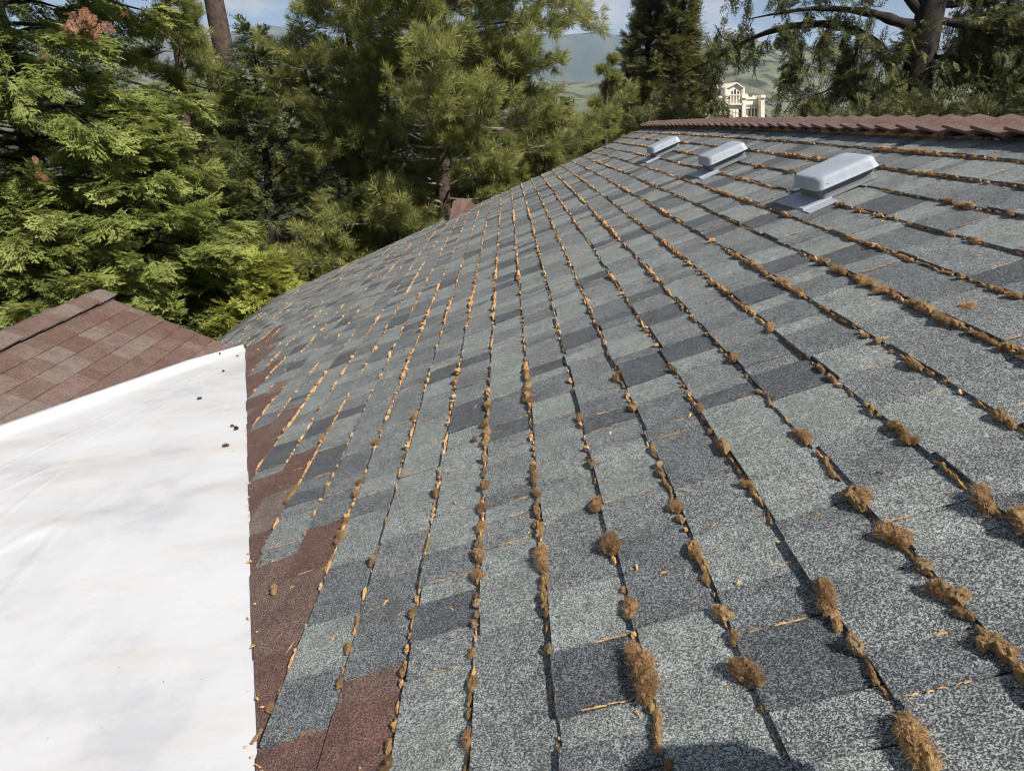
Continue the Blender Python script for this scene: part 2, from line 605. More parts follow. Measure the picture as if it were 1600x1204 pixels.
VENT_Y = (2.965, 4.55, 6.285)
VENT_P = 1.272
shingles = []           # polygon in (p, y), thickness, tone, jitter
SKEW = -0.06
for k in range(K_EAVE, K_TOP + 1):
    p0 = pk(k)
    # where the grey stops and the brown begins on this course
    ko = k if k % 2 else k - 1
    y_end = max(valley_y(pk(ko)) + 0.03, -1) + (0.10 if k % 2 == 0 else 0.0)
    if k in (-14, -13):
        y_end += 0.85 if k == -13 else 0.35
    y = Y_NEAR
    y_start = valley_y(p0 + PE) - 0.1
    y = max(Y_NEAR, y_start)
    if pk(k) < -2.52:
        y = 6.05 + 0.5 * (k + 15) * 0 + 0.02
        y_end = -1
    y = y - random.random() * 0.05
    last = None
    grey = False
    while y < Y_FAR - 0.03:
        if not grey and y >= y_end - 0.02:
            grey = True
        w = random.choice((.06, .08, .10, .115, .13, .15, .165, .185, .22)) * random.uniform(.9, 1.1) if grey else random.choice((.16, .22, .25, .3, .34)) * random.uniform(.9, 1.1)
        y1 = y + w
        if not grey and y1 > y_end - 0.05:
            y1 = y_end
        if y1 > Y_FAR - 0.06:
            y1 = Y_FAR + random.uniform(-.004, .006)
        tone = random.choices((0, 1, 2, 3), (33, 37, 19, 11))[0] if grey else random.choices((4, 5, 6), (48, 42, 10))[0]
        if tone == 3 and last == 3:
            tone = 1
        last = tone
        g = random.uniform(.0008, .0022)
        jp = random.uniform(-.008, .004)
        ya, yb = y + g, y1 - g
        sk = SKEW * (PE + 0.012) if grey else SKEW * .5 * PE
        poly = [(p0 + jp + random.uniform(-.0015, .0015), ya), (p0 + jp + random.uniform(-.0015, .0015), yb), (p0 + PE + .012, yb + sk), (p0 + PE + .012, ya + sk)]
        if k == K_TOP:
            poly = [(min(a, P_RIDGE - .003), c) for a, c in poly]
        if y < Y_APEX + 0.4:
            poly = clip_valley(poly, random.uniform(-.004, .004))
        if len(poly) >= 3:
            area = 0
            for i in range(len(poly)):
                a, c = poly[i], poly[(i + 1) % len(poly)]
                area += a[0] * c[1] - a[1] * c[0]
            if abs(area) / 2 > 4e-4:
                th = random.choice((.007, .0085, .0095, .0115, .0135)) if grey else random.uniform(.005, .0065)
                shingles.append((poly, p0, th, tone, random.uniform(0, .0012)))
        y = y1

TONES = [G_LIGHT, G_MID, G_SLATE, G_DARK, B_MID, B_RED, B_TAN]


def shingle_geo(s):
    poly, p0, th, tone, lift = s
    # bow the long butt edge a little: an extra vertex keeps the edge from being ruler straight
    top, bot = [], []
    for (p, y) in poly:
        f = min(max((p - p0) / PE, 0), 1.1)
        top.append(RP(p, y, th + lift - (th - .0016) * f))
        bot.append(RP(p, y, max(.0005 + lift * .4 - .0003 * f, 0)))
    return bot, top


def px_area(s):
    c = np.mean([q for q in s[0]], axis=0)
    P = RP(c[0], c[1], 0)
    x, y, z = project(P)
    if z < 0.2 or x < -60 or x > 1660 or y > 1290:
        return 0
    a = 0
    pp = [project(RP(p, yy, 0)) for p, yy in s[0]]
    for i in range(len(pp)):
        a += pp[i][0] * pp[(i + 1) % len(pp)][1] - pp[i][1] * pp[(i + 1) % len(pp)][0]
    return abs(a) / 2


order = sorted(range(len(shingles)), key=lambda i: -px_area(shingles[i]))
single = set(order[:300])
rest = MB()
for i, s in enumerate(shingles):
    bot, top = shingle_geo(s)
    if i in single:
        c = np.mean(top, axis=0)
        m = MB().prism([p - c for p in bot], [p - c for p in top])
        o = obj('shingle', m.mesh('shingle', [TONES[s[3]]]), roof_o)
        o.matrix_parent_inverse = Matrix.Translation(house.location).inverted() @ Matrix.Identity(4)
        o.matrix_parent_inverse = Matrix.Identity(4)
        o.location = c
    else:
        rest.prism(bot, top, s[3])
o = obj('shingle_field', rest.mesh('shingle_field', TONES), roof_o)
tag(o, kind='stuff')

# ------------------------------------------------------------------ ridge caps
def cap_mesh(name, length, w, lift, th, mats, seed):
    """a bent cap: thick raised butt at the far end (+y), thin at the near end"""
    rr = random.Random(seed)
    mb = MB()
    prof = []
    n = 4
    for i in range(-n, n + 1):
        u = i / n
        # folded over the ridge with a rounded crown, the lower edges curled up slightly
        a = abs(u)
        x = u * w * CT
        z = -a * w * ST * 1.0 + 0.010 * math.exp(-(u * 4) ** 2) * -1 + 0.010 * max(0, a - .7) / .3
        prof.append((x, z))
    rows = []
    for (yy, up) in ((-length * 0.05, 0.006), (length * .55, lift * .62), (length * 1.12, lift)):
        t = [(x + rr.uniform(-.002, .002), yy, z + up + th + rr.uniform(-.0015, .0015)) for x, z in prof]
        bq = [(x, yy, z + up) for x, z in prof]
        rows.append((t, bq))
    V, Fc = [], []
    m_ = len(prof)
    for t, bq in rows:
        V += t + bq
    R_ = 2 * m_
    for r_ in range(len(rows) - 1):
        a, c = r_ * R_, (r_ + 1) * R_
        for i in range(m_ - 1):
            Fc.append([a + i, a + i + 1, c + i + 1, c + i])
            Fc.append([a + m_ + i + 1, a + m_ + i, c + m_ + i, c + m_ + i + 1])
        Fc.append([a + m_, a, c, c + m_])
        Fc.append([a + m_ - 1, a + 2 * m_ - 1, c + 2 * m_ - 1, c + m_ - 1])
    for a, rev in ((0, False), ((len(rows) - 1) * R_, True)):
        for i in range(m_ - 1):
            fq = [a + i, a + m_ + i, a + m_ + i + 1, a + i + 1]
            Fc.append(fq[::-1] if rev else fq)
    mb.add(V, Fc)
    return mb.mesh(name, mats)


CAP_E = 0.185
caps = [cap_mesh('ridge_cap', CAP_E, 0.155, 0.033, 0.010, [G_CAP], 40 + i) for i in range(6)]
y = Y_NEAR + 0.1
i = 0
while y < Y_FAR - 0.1:
    o = obj('ridge_cap', random.choice(caps), roof_o)
    P = RP(P_RIDGE, y, 0)
    o.location = (P[0] + random.uniform(-.003, .003), y, P[2] + 0.016)
    o.rotation_euler = (random.uniform(-.008, .008) + (-0.0026 * max(y - 2, 0)), random.uniform(-.012, .012), random.uniform(-.018, .018))
    y += CAP_E * random.uniform(.96, 1.04)

# ------------------------------------------------------------------ roof vents
MAT_VENT = plain_mat('vent_plastic', (.29, .32, .36), (.35, .38, .42), 6, 0.5, 0.12, 25, 0.35)
MAT_VENT_BASE = plain_mat('vent_base', (.135, .14, .145), (.165, .17, .175), 6, 0.7, 0.1, 25, 0.2)
MAT_FLANGE = plain_mat('vent_flange', (.30, .33, .37), (.36, .39, .43), 8, 0.8, 0.06, 30, 0.15)
MAT_SCREW = plain_mat('screw_metal', (.10, .10, .11), (.2, .2, .21), 40, 0.35, spec=0.5, metal=0.8)


def rounded_rect(w, l, r, n=5):
    pts = []
    for cx, cy, a0 in ((w - r, l - r, 0), (-w + r, l - r, 90), (-w + r, -l + r, 180), (w - r, -l + r, 270)):
        for i in range(n + 1):
            a = rad(a0 + 90 * i / n)
            pts.append((cx + r * math.cos(a), cy + r * math.sin(a)))
    return pts


def loft(rings, cap0=True, cap1=True):
    mb = MB()
    n = len(rings[0])
    V = [p for r_ in rings for p in r_]
    Fc = []
    for k in range(len(rings) - 1):
        for i in range(n):
            Fc.append([k * n + i, k * n + (i + 1) % n, (k + 1) * n + (i + 1) % n, (k + 1) * n + i])
    if cap0:
        Fc.append(list(range(n))[::-1])
    if cap1:
        Fc.append([(len(rings) - 1) * n + i for i in range(n)])
    return mb.add(V, Fc)


def make_vent(yc, label, seed):
    """local x runs up the slope, y along the roof, z off the roof; origin on the flange's lower edge"""
    rr = random.Random(seed)
    P = RP(VENT_P, yc, 0.010)
    e = empty('roof_vent', P)
    sl = -0.0026 * max(yc - 2, 0)
    Rm = Matrix(((CT, 0, -ST), (0, 1, 0), (ST, 0, CT))).to_4x4()
    e.matrix_world = Matrix.Translation(P) @ Rm @ Matrix.Rotation(sl, 4, 'X')
    tag(e, label, 'roof vent', 'grey plastic vents below the ridge')
    # flange: a thin sheet with a raised inner panel; its upper half slips under the shingles
    m = MB()
    m.prism([(0, -.185, -.002), (.115, -.185, -.002), (.115, .19, -.002), (0, .19, -.002)], [(0, -.185, .001), (.115, -.185, .001), (.115, .19, .001), (0, .19, .001)])
    m.prism([(.002, -.116, .001), (.12, -.116, .001), (.12, .14, .001), (.002, .14, .001)], [(.006, -.113, .0055), (.12, -.113, .0055), (.12, .136, .0055), (.006, .136, .0055)])
    obj('flange', m.mesh('vent_flange', [MAT_FLANGE]), e)
    rings = []
    for (z, w, l) in ((.001, .112, .116), (.012, .108, .112), (.032, .108, .112), (.058, .114, .118)):
        rings.append([(x + .195, y_ + .010, z) for x, y_ in rounded_rect(w, l, .022)])
    obj('base', loft(rings).mesh('vent_base', [MAT_VENT_BASE], smooth=False), e)
    rings = []
    for (z, ins, r_) in ((.0580, .000, .028), (.0595, -.0035, .029), (.0615, -.0025, .029), (.074, .002, .030), (.090, .004, .030), (.0985, .0075, .030), (.1035, .013, .029), (.1058, .020, .027), (.1066, .030, .024), (.1074, .060, .02)):
        wob = [rr.uniform(-.0007, .0007) for _ in range(24)]
        rings.append([((x + .195) + wob[i], y_ + .01 + wob[-i], z - .013 + wob[(i * 5) % 24] * .6) for i, (x, y_) in enumerate(rounded_rect(.122 - ins, .135 - ins, r_))])
    hood = obj('hood', loft(rings).mesh('vent_hood', [MAT_VENT], smooth=True), e)
    mm = hood.modifiers.new('wn', 'WEIGHTED_NORMAL')
    mm.keep_sharp = False
    for xx in (.115, .275):
        ring = [[(xx + r_ * math.cos(a * math.pi / 4), -.1185 - dz, .0605 + r_ * math.sin(a * math.pi / 4)) for a in range(8)] for r_, dz in ((.0055, 0), (.0055, .003), (.003, .0045))]
        obj('screw', loft(ring).mesh('screw', [MAT_SCREW]), e)
    return e


make_vent(VENT_Y[0], 'nearest and largest-looking grey plastic roof vent below the ridge', 1)
make_vent(VENT_Y[1], 'middle one of the three grey plastic roof vents', 2)
make_vent(VENT_Y[2], 'farthest grey plastic roof vent, near the end of the ridge', 3)

# ------------------------------------------------------------------ brown cap at the far rake
def on_roof(px, py, h=0.0):
    p, y = roof_hit(px, py)
    return RP(p, y, h)


fA, fF, fE = on_roof(701, 347, .002), on_roof(719, 338, .002), on_roof(747, 324, .002)
fB, fC, fD = at(708, 314, 9.78), at(721, 309.5, 9.84), at(734, 313, 9.84)
V = [fA, fF, fE, fD, fC, fB]
V += [v + np.array([0, .34, -.10]) for v in (fA, fF, fE)] + [v + np.array([0, .30, -.03]) for v in (fD, fC, fB)]
Fc = [[0, 1, 4, 5], [1, 2, 3, 4], [5, 4, 10, 11], [4, 3, 9, 10], [3, 2, 8, 9], [0, 5, 11, 6], [7, 6, 11, 10], [8, 7, 10, 9], [2, 1, 7, 8], [1, 0, 6, 7]]
c = np.mean(V, axis=0)
capo = obj('end_cap', mesh_np('end_cap', np.array(V) - c, faces=Fc, mats=[G_CAP]), house)
capo.location = Vector(c) - house.location
capo['label'] = 'folded red-brown cap shingle standing on the far edge of the roof'

# ------------------------------------------------------------------ brown roof on the left
APEX = np.array([valley_p(Y_APEX) * CT, Y_APEX, 0])
APEX[2] = float(RP(valley_p(Y_APEX), Y_APEX)[2])
XB_RIDGE = -3.43
YB_FAR = 5.93
DZB = 0.0


def BP(q, y, h=0.0):
    """q down the slope from the brown ridge"""
    zr = APEX[2] - T * (XB_RIDGE - APEX[0])
    return np.array([XB_RIDGE + q * CT + h * ST, y, zr - q * ST + h * CT + DZB])


def brown_edge_q(y):
    """where the white membrane laps onto the brown shingles"""
    x = -2.291 + (y - 6.015) * 0.222
    return (x - XB_RIDGE) / CT


wing = empty('brown_roofed_wing', (XB_RIDGE, 3, 0))
tag(wing, 'lower wing with a brown shingle roof beside the white membrane', 'house')
mb = MB()
Y0B = -1.2
QL = (APEX[0] - XB_RIDGE) / CT
mb.prism([BP(0, Y0B, -.07), BP(QL, Y0B, -.07), BP(QL, YB_FAR, -.07), BP(0, YB_FAR, -.07)], [BP(0, Y0B, -.004), BP(QL, Y0B, -.004), BP(QL, YB_FAR, -.004), BP(0, YB_FAR, -.004)], 0)


def bmir(P):
    return (2 * XB_RIDGE - P[0], P[1], P[2])


mb.prism([bmir(BP(4.2, Y0B, -.07)), bmir(BP(.002, Y0B, -.07)), bmir(BP(.002, YB_FAR, -.07)), bmir(BP(4.2, YB_FAR, -.07))], [bmir(BP(4.2, Y0B, 0)), bmir(BP(.002, Y0B, 0)), bmir(BP(.002, YB_FAR, 0)), bmir(BP(4.2, YB_FAR, 0))], 1)
broof = obj('roof', mb.mesh('brown_roof_deck', [MAT_DECK, B_MID]))
keep(broof, wing)
mb = MB()
zr = BP(0, 0)[2]
for y0, y1 in ((YB_FAR - .4, YB_FAR - .25), (Y0B + .25, Y0B + .4)):
    xa, xb_ = XB_RIDGE - 3.5, APEX[0] - .05
    mb.prism([(xa, y0, -.3), (xb_, y0, -.3), (xb_, y1, -.3), (xa, y1, -.3)], [(xa, y0, zr - 1.72), (xb_, y0, BP(QL, 0)[2] - .1), (xb_, y1, BP(QL, 0)[2] - .1), (xa, y1, zr - 1.72)])
    mb.prism([(xa, y0, zr - 1.72), (xb_, y0, BP(QL, 0)[2] - .1), (xb_, y1, BP(QL, 0)[2] - .1), (xa, y1, zr - 1.72)], [(XB_RIDGE - .01, y0, zr - .12), (XB_RIDGE + .01, y0, zr - .12), (XB_RIDGE + .01, y1, zr - .12), (XB_RIDGE - .01, y1, zr - .12)])
mb.box(XB_RIDGE - 3.5, XB_RIDGE - 3.35, Y0B + .401, YB_FAR - .401, -.3, zr - 1.72)
keep(obj('wall', mb.mesh('wing_wall', [MAT_WALL])), wing)
BT = [B_MID, B_RED, B_TAN, B_ROSE]
nq = int(QL / PE) + 1
for c_ in range(nq):
    q0 = c_ * PE            # top of this course; butt at q0+PE
    y = 2.2 - random.random() * .2
    while y < YB_FAR - .02:
        w = random.choice((.12, .17, .22, .26, .3, .34)) * random.uniform(.9, 1.1)
        y1 = min(y + w, YB_FAR + random.uniform(0, .006))
        if y1 > YB_FAR - .07:
            y1 = YB_FAR + random.uniform(0, .006)
        g = random.uniform(.0008, .0018)
        qb = q0 + PE + random.uniform(-.002, .002)
        q1 = min(qb, QL)
        if brown_edge_q((y + y1) / 2) + 0.03 > q0 + 0.01:
            th = random.uniform(.005, .0085)
            f1 = (q1 - q0) / PE
            yj = 0.0
            top = [BP(max(q0 - .01, .001), y + g, .001), BP(max(q0 - .01, .001), y1 - g, .001), BP(q1, y1 - g + yj, .001 + th * f1), BP(q1, y + g + yj, .001 + th * f1)]
            bot = [BP(max(q0 - .01, .001), y + g, -.002), BP(max(q0 - .01, .001), y1 - g, -.002), BP(q1, y1 - g, .0004), BP(q1, y + g, .0004)]
            c = np.mean(top, axis=0)
            me = MB().prism([p - c for p in bot][::-1], [p - c for p in top][::-1]).mesh('shingle', [random.choices(BT, (36, 28, 14, 22))[0]])
            o = obj('shingle', me, broof)
            o.location = c
        y = y1
bcaps = [cap_mesh('ridge_cap', .25, .15, .018, .008, [random.choice((B_TAN, B_MID))], 90 + i) for i in range(4)]
y = 1.2
while y < YB_FAR - .1:
    o = obj('ridge_cap', random.choice(bcaps), broof)
    P = BP(0, y)
    o.location = (P[0], y, P[2] + .014)
    o.rotation_euler = (0, random.uniform(-.01, .01), random.uniform(-.01, .01))
    y += .25

# ------------------------------------------------------------------ white membrane between the roofs
w_m, N, L, b = new_mat('white_membrane')
geo = N.new('ShaderNodeNewGeometry')
mp = N.new('ShaderNodeMapping')
mp.inputs['Rotation'].default_value = (0, 0, rad(-62))
mp.inputs['Scale'].default_value = (0.8, 2.6, 1)
L.new(geo.outputs['Position'], mp.inputs['Vector'])
n1 = noise_node(N, L, mp.outputs['Vector'], 1.5, 7, 0.6)
r1 = ramp(N, [(0.30, (.535, .525, .515)), (0.48, (.595, .595, .60)), (0.66, (.605, .612, .63))])
L.new(n1, r1.inputs['Fac'])
n2 = noise_node(N, L, geo.outputs['Position'], 2.2, 6, 0.65)
r2 = ramp(N, [(0.34, (.80, .80, .82)), (0.44, (.93, .925, .92)), (0.60, (1, 1, 1))])
L.new(n2, r2.inputs['Fac'])
c = mixc(N, L, r1.outputs['Color'], r2.outputs['Color'], 1.0, 'MULTIPLY')
# thin rusty dirt lines left by standing water
n3 = noise_node(N, L, mp.outputs['Vector'], 0.9, 5, 0.55)
r3 = ramp(N, [(0.488, (0, 0, 0)), (0.5, (1, 1, 1)), (0.512, (0, 0, 0))])
L.new(n3, r3.inputs['Fac'])
n4 = noise_node(N, L, geo.outputs['Position'], 1.6, 3, 0.5)
r4 = ramp(N, [(0.42, (0, 0, 0)), (0.62, (.55, .55, .55))])
L.new(n4, r4.inputs['Fac'])
ml = mixc(N, L, r3.outputs['Color'], r4.outputs['Color'], 1.0, 'MULTIPLY')
c = mixc(N, L, c, (.58, .50, .40), ml)
# specks of grit
vs = N.new('ShaderNodeTexVoronoi')
vs.inputs['Scale'].default_value = 16
L.new(geo.outputs['Position'], vs.inputs['Vector'])
rs = ramp(N, [(0.028, (1, 1, 1)), (0.05, (0, 0, 0))])
L.new(vs.outputs['Distance'], rs.inputs['Fac'])
c = mixc(N, L, c, (.40, .35, .29), rs.outputs['Color'])
L.new(c, b.inputs['Base Color'])
b.inputs['Roughness'].default_value = 0.5
b.inputs['Specular IOR Level'].default_value = 0.35
bp = N.new('ShaderNodeBump')
bp.inputs['Strength'].default_value = 0.12
bp.inputs['Distance'].default_value = 0.008
nb = noise_node(N, L, mp.outputs['Vector'], 9, 7, 0.6)
L.new(nb, bp.inputs['Height'])
L.new(bp.outputs['Normal'], b.inputs['Normal'])

ns, nu = 230, 150
S = np.linspace(-1.15, Y_APEX - 0.03, ns)
Vv = []
u = np.linspace(0, 1, nu)
for y in S:
    vp = valley_p(y) + 0.03
    A = RP(vp, y, -.010)                                  # tucked beneath the brown shingles
    q = brown_edge_q(y)
    yb = y
    B0 = BP(q + .012, yb, .010)                           # crease at the foot of the brown roof
    W = B0 - A
    wd = np.linalg.norm(W)
    pts = A[None] + W[None] * u[:, None]
    # slack sheet: broad sag and long folds running towards the far corner
    ang = np.arctan2(pts[:, 0] - APEX[0], Y_APEX - y + .25)
    dist = np.hypot(pts[:, 0] - APEX[0], Y_APEX - y)
    f1 = fbm(ang * 13, dist * .45, 3, 21)
    f2 = fbm(pts[:, 0] * 1.3 + y * .8, y * 1.9 - pts[:, 0] * .5, 3, 33)
    rid = np.maximum(0, 1 - np.abs(f1 - .5) * 26) ** 1.5
    f3 = fbm(ang * 34, dist * 1.1, 3, 57)
    rid2 = np.maximum(0, 1 - np.abs(f3 - .5) * 30) ** 1.3 * (f2 > .46)
    dz = .005 * rid + .0016 * rid2 + .018 * (f2 - .5) * np.sin(u * math.pi) + .008 * (f1 - .5)
    edge = np.clip((np.minimum(u, 1 - u) * wd - .05) / .4, 0, 1) ** 1.3
    pts[:, 2] += dz * edge * min(1, wd / .5)
    # lap turned up onto the brown shingles
    Lw = .085 * min(1, (Y_APEX + .1 - y) / 1.0 + .25)
    lap = [BP(q - Lw * .08, yb, .030), BP(q - Lw * .45, yb, .036 + .002 * math.sin(y * 9)), BP(q - Lw, yb, .013), BP(q - Lw - .002, yb, .006)]
    Vv.append(np.concatenate([pts, np.array(lap)]))
Vv = np.array(Vv)
nc = Vv.shape[1]
ii, jj = np.meshgrid(np.arange(nc - 1), np.arange(ns - 1))
q = (jj * nc + ii).ravel()
me = mesh_np('membrane', Vv, quads=np.stack([q, q + nc, q + nc + 1, q + 1], -1), mats=[w_m], smooth=True)
memb = obj('membrane_roof', me)
tag(memb, 'smooth white roofing membrane filling the valley between the two shingle roofs', 'flat roof')
md = memb.modifiers.new('thickness', 'SOLIDIFY')
md.thickness = .004
md.offset = -1


def membrane_at(px, py):
    d = ray(px, py)
    pts = Vv.reshape(-1, 3)
    v = pts - CAM
    dn = d / np.linalg.norm(d)
    t = v @ dn
    e = np.linalg.norm(v - t[:, None] * dn, axis=1)
    return pts[np.argmin(np.where(t > .3, e / np.maximum(t, .3), 9))]


# cones lying on the membrane
MAT_CONE = plain_mat('cone_scales', (.045, .030, .018), (.11, .08, .05), 60, 0.9)


def cone_mesh(seed):
    rr = random.Random(seed)
    V, Fc = [], []
    m = MB()
    rows, per = 6, 8
    for r_ in range(rows):
        t = (r_ + .5) / rows
        R0 = .0085 * math.sin(math.pi * (t * .8 + .18)) + .002
        for k in range(per):
            a = (k + .5 * (r_ % 2)) / per * 2 * math.pi + rr.uniform(-.1, .1)
            c, s = math.cos(a), math.sin(a)
            x = (t - .5) * .030
            root = np.array([x - .003, .35 * R0 * c, .35 * R0 * s])
            tip = np.array([x + .0035, R0 * 1.12 * c, R0 * 1.12 * s])
            side = np.array([0, -s, c]) * .0042
            m.add([root - side * .5, root + side * .5, tip + side * .7 - (.0015, 0, 0), tip, tip - side * .7 - (.0015, 0, 0)], [[0, 1, 2, 3, 4]])
    for r_ in range(rows):
        t0, t1 = r_ / rows, (r_ + 1) / rows
        ring = []
        for t in (t0, t1):
            R0 = .006 * math.sin(math.pi * (t * .84 + .1))
            ring.append([((t - .5) * .03, R0 * math.cos(k * math.pi / 3), R0 * math.sin(k * math.pi / 3)) for k in range(6)])
        m.prism(ring[0], ring[1])
    return m.mesh('cone', [MAT_CONE])


cone_meshes = [cone_mesh(i) for i in range(3)]
CONES = [(349, 581, .9, 'small dark cone on the white membrane, lower one of two near its far tip'), (371, 556.5, .7, 'tiny dark cone at the far right tip of the white membrane'), (344, 554, .85, 'small dark cone beside the lap at the far tip of the membrane'), (312, 624.5, 1.0, 'lone dark cone near the middle of the far membrane'), (365, 667, .75, 'smaller of two dark cones side by side near the brown shingles'), (370, 671, 1.05, 'larger of two dark cones side by side near the brown shingles'), (353, 698, 1.0, 'dark cone on the membrane just below the pair of cones')]
for i, (px, py, s, lab) in enumerate(CONES):
    P = membrane_at(px, py)
    o = obj('pine_cone', cone_meshes[i % 3])
    sc = s * .95
    o.scale = (sc,) * 3
    o.location = (P[0], P[1], P[2] + .007 * sc)
    o.rotation_euler = (random.uniform(0, 3), random.uniform(-.25, .25), random.uniform(0, 6))
    tag(o, lab, 'cone', 'cones lying on the membrane')

# ------------------------------------------------------------------ moss
def moss_mat(name, c0, c1, c2):
    m, N, L, b = new_mat(name)
    tc = N.new('ShaderNodeTexCoord')
    oi = N.new('ShaderNodeObjectInfo')
    n = noise_node(N, L, tc.outputs['Object'], 2.2, 6, 0.7)
    rr = ramp(N, [(0.28, c0), (0.5, c1), (0.74, c2)])
    L.new(n, rr.inputs['Fac'])
    hsv = N.new('ShaderNodeHueSaturation')
    mr = N.new('ShaderNodeMapRange')
    mr.inputs['To Min'].default_value = .75
    mr.inputs['To Max'].default_value = 1.25
    L.new(oi.outputs['Random'], mr.inputs['Value'])
    L.new(mr.outputs[0], hsv.inputs['Value'])
    L.new(rr.outputs['Color'], hsv.inputs['Color'])
    L.new(hsv.outputs['Color'], b.inputs['Base Color'])
    b.inputs['Roughness'].default_value = 0.95
    b.inputs['Specular IOR Level'].default_value = 0.1
    n2 = noise_node(N, L, tc.outputs['Object'], 9, 4, 0.7)
    bp = N.new('ShaderNodeBump')
    bp.inputs['Strength'].default_value = 0.8
    bp.inputs['Distance'].default_value = 0.15
    L.new(n2, bp.inputs['Height'])
    L.new(bp.outputs['Normal'], b.inputs['Normal'])
    return m


M_TAN = moss_mat('moss_tan', (.30, .15, .058), (.62, .40, .185), (.80, .61, .36))
M_PALE = moss_mat('moss_pale', (.34, .20, .10), (.58, .42, .245), (.74, .61, .43))
M_RUST = moss_mat('moss_rust', (.30, .135, .06), (.56, .32, .155), (.74, .53, .32))
M_FIBRE = moss_mat('moss_fibre', (.50, .24, .11), (.80, .54, .29), (.92, .77, .54))
_n, _l = M_FIBRE.node_tree.nodes, M_FIBRE.node_tree.links
_t = _n.new('ShaderNodeBsdfTranslucent')
_m = _n.new('ShaderNodeMixShader')
_m.inputs[0].default_value = .45
for _h in _n:
    if _h.type == 'HUE_SAT':
        _l.new(_h.outputs['Color'], _t.inputs['Color'])
_l.new(_n['Principled BSDF'].outputs[0], _m.inputs[1])
_l.new(_t.outputs[0], _m.inputs[2])
_l.new(_m.outputs[0], _n['Material Output'].inputs['Surface'])


def ico(sub):
    t = (1 + 5 ** .5) / 2
    v = [(-1, t, 0), (1, t, 0), (-1, -t, 0), (1, -t, 0), (0, -1, t), (0, 1, t), (0, -1, -t), (0, 1, -t), (t, 0, -1), (t, 0, 1), (-t, 0, -1), (-t, 0, 1)]
    v = [np.array(p) / np.linalg.norm(p) for p in v]
    f = [(0, 11, 5), (0, 5, 1), (0, 1, 7), (0, 7, 10), (0, 10, 11), (1, 5, 9), (5, 11, 4), (11, 10, 2), (10, 7, 6), (7, 1, 8), (3, 9, 4), (3, 4, 2), (3, 2, 6), (3, 6, 8), (3, 8, 9), (4, 9, 5), (2, 4, 11), (6, 2, 10), (8, 6, 7), (9, 8, 1)]
    for _ in range(sub):
        cache, nf = {}, []

        def mid(a, b):
            k = (min(a, b), max(a, b))
            if k not in cache:
                p = v[a] + v[b]
                v.append(p / np.linalg.norm(p))
                cache[k] = len(v) - 1
            return cache[k]
        for a, b_, c in f:
            ab, bc, ca = mid(a, b_), mid(b_, c), mid(c, a)
            nf += [(a, ab, ca), (b_, bc, ab), (c, ca, bc), (ab, bc, ca)]
        f = nf
    return np.array(v), np.array(f)


ICO0, ICO1, ICO2, ICO3 = ico(0), ico(1), ico(2), ico(3)


def lump(v, rr, amp=.35, freq=1.7):
    """uneven, lobed radius"""
    ph = rr.uniform(0, 6.3, (6, 3))
    fr = rr.normal(0, freq, (6, 3))
    d = np.zeros(len(v))
    for i in range(6):
        d += np.sin(v @ fr[i] + ph[i, 0]) / 6
    return v * (1 + amp * 2.2 * d)[:, None]


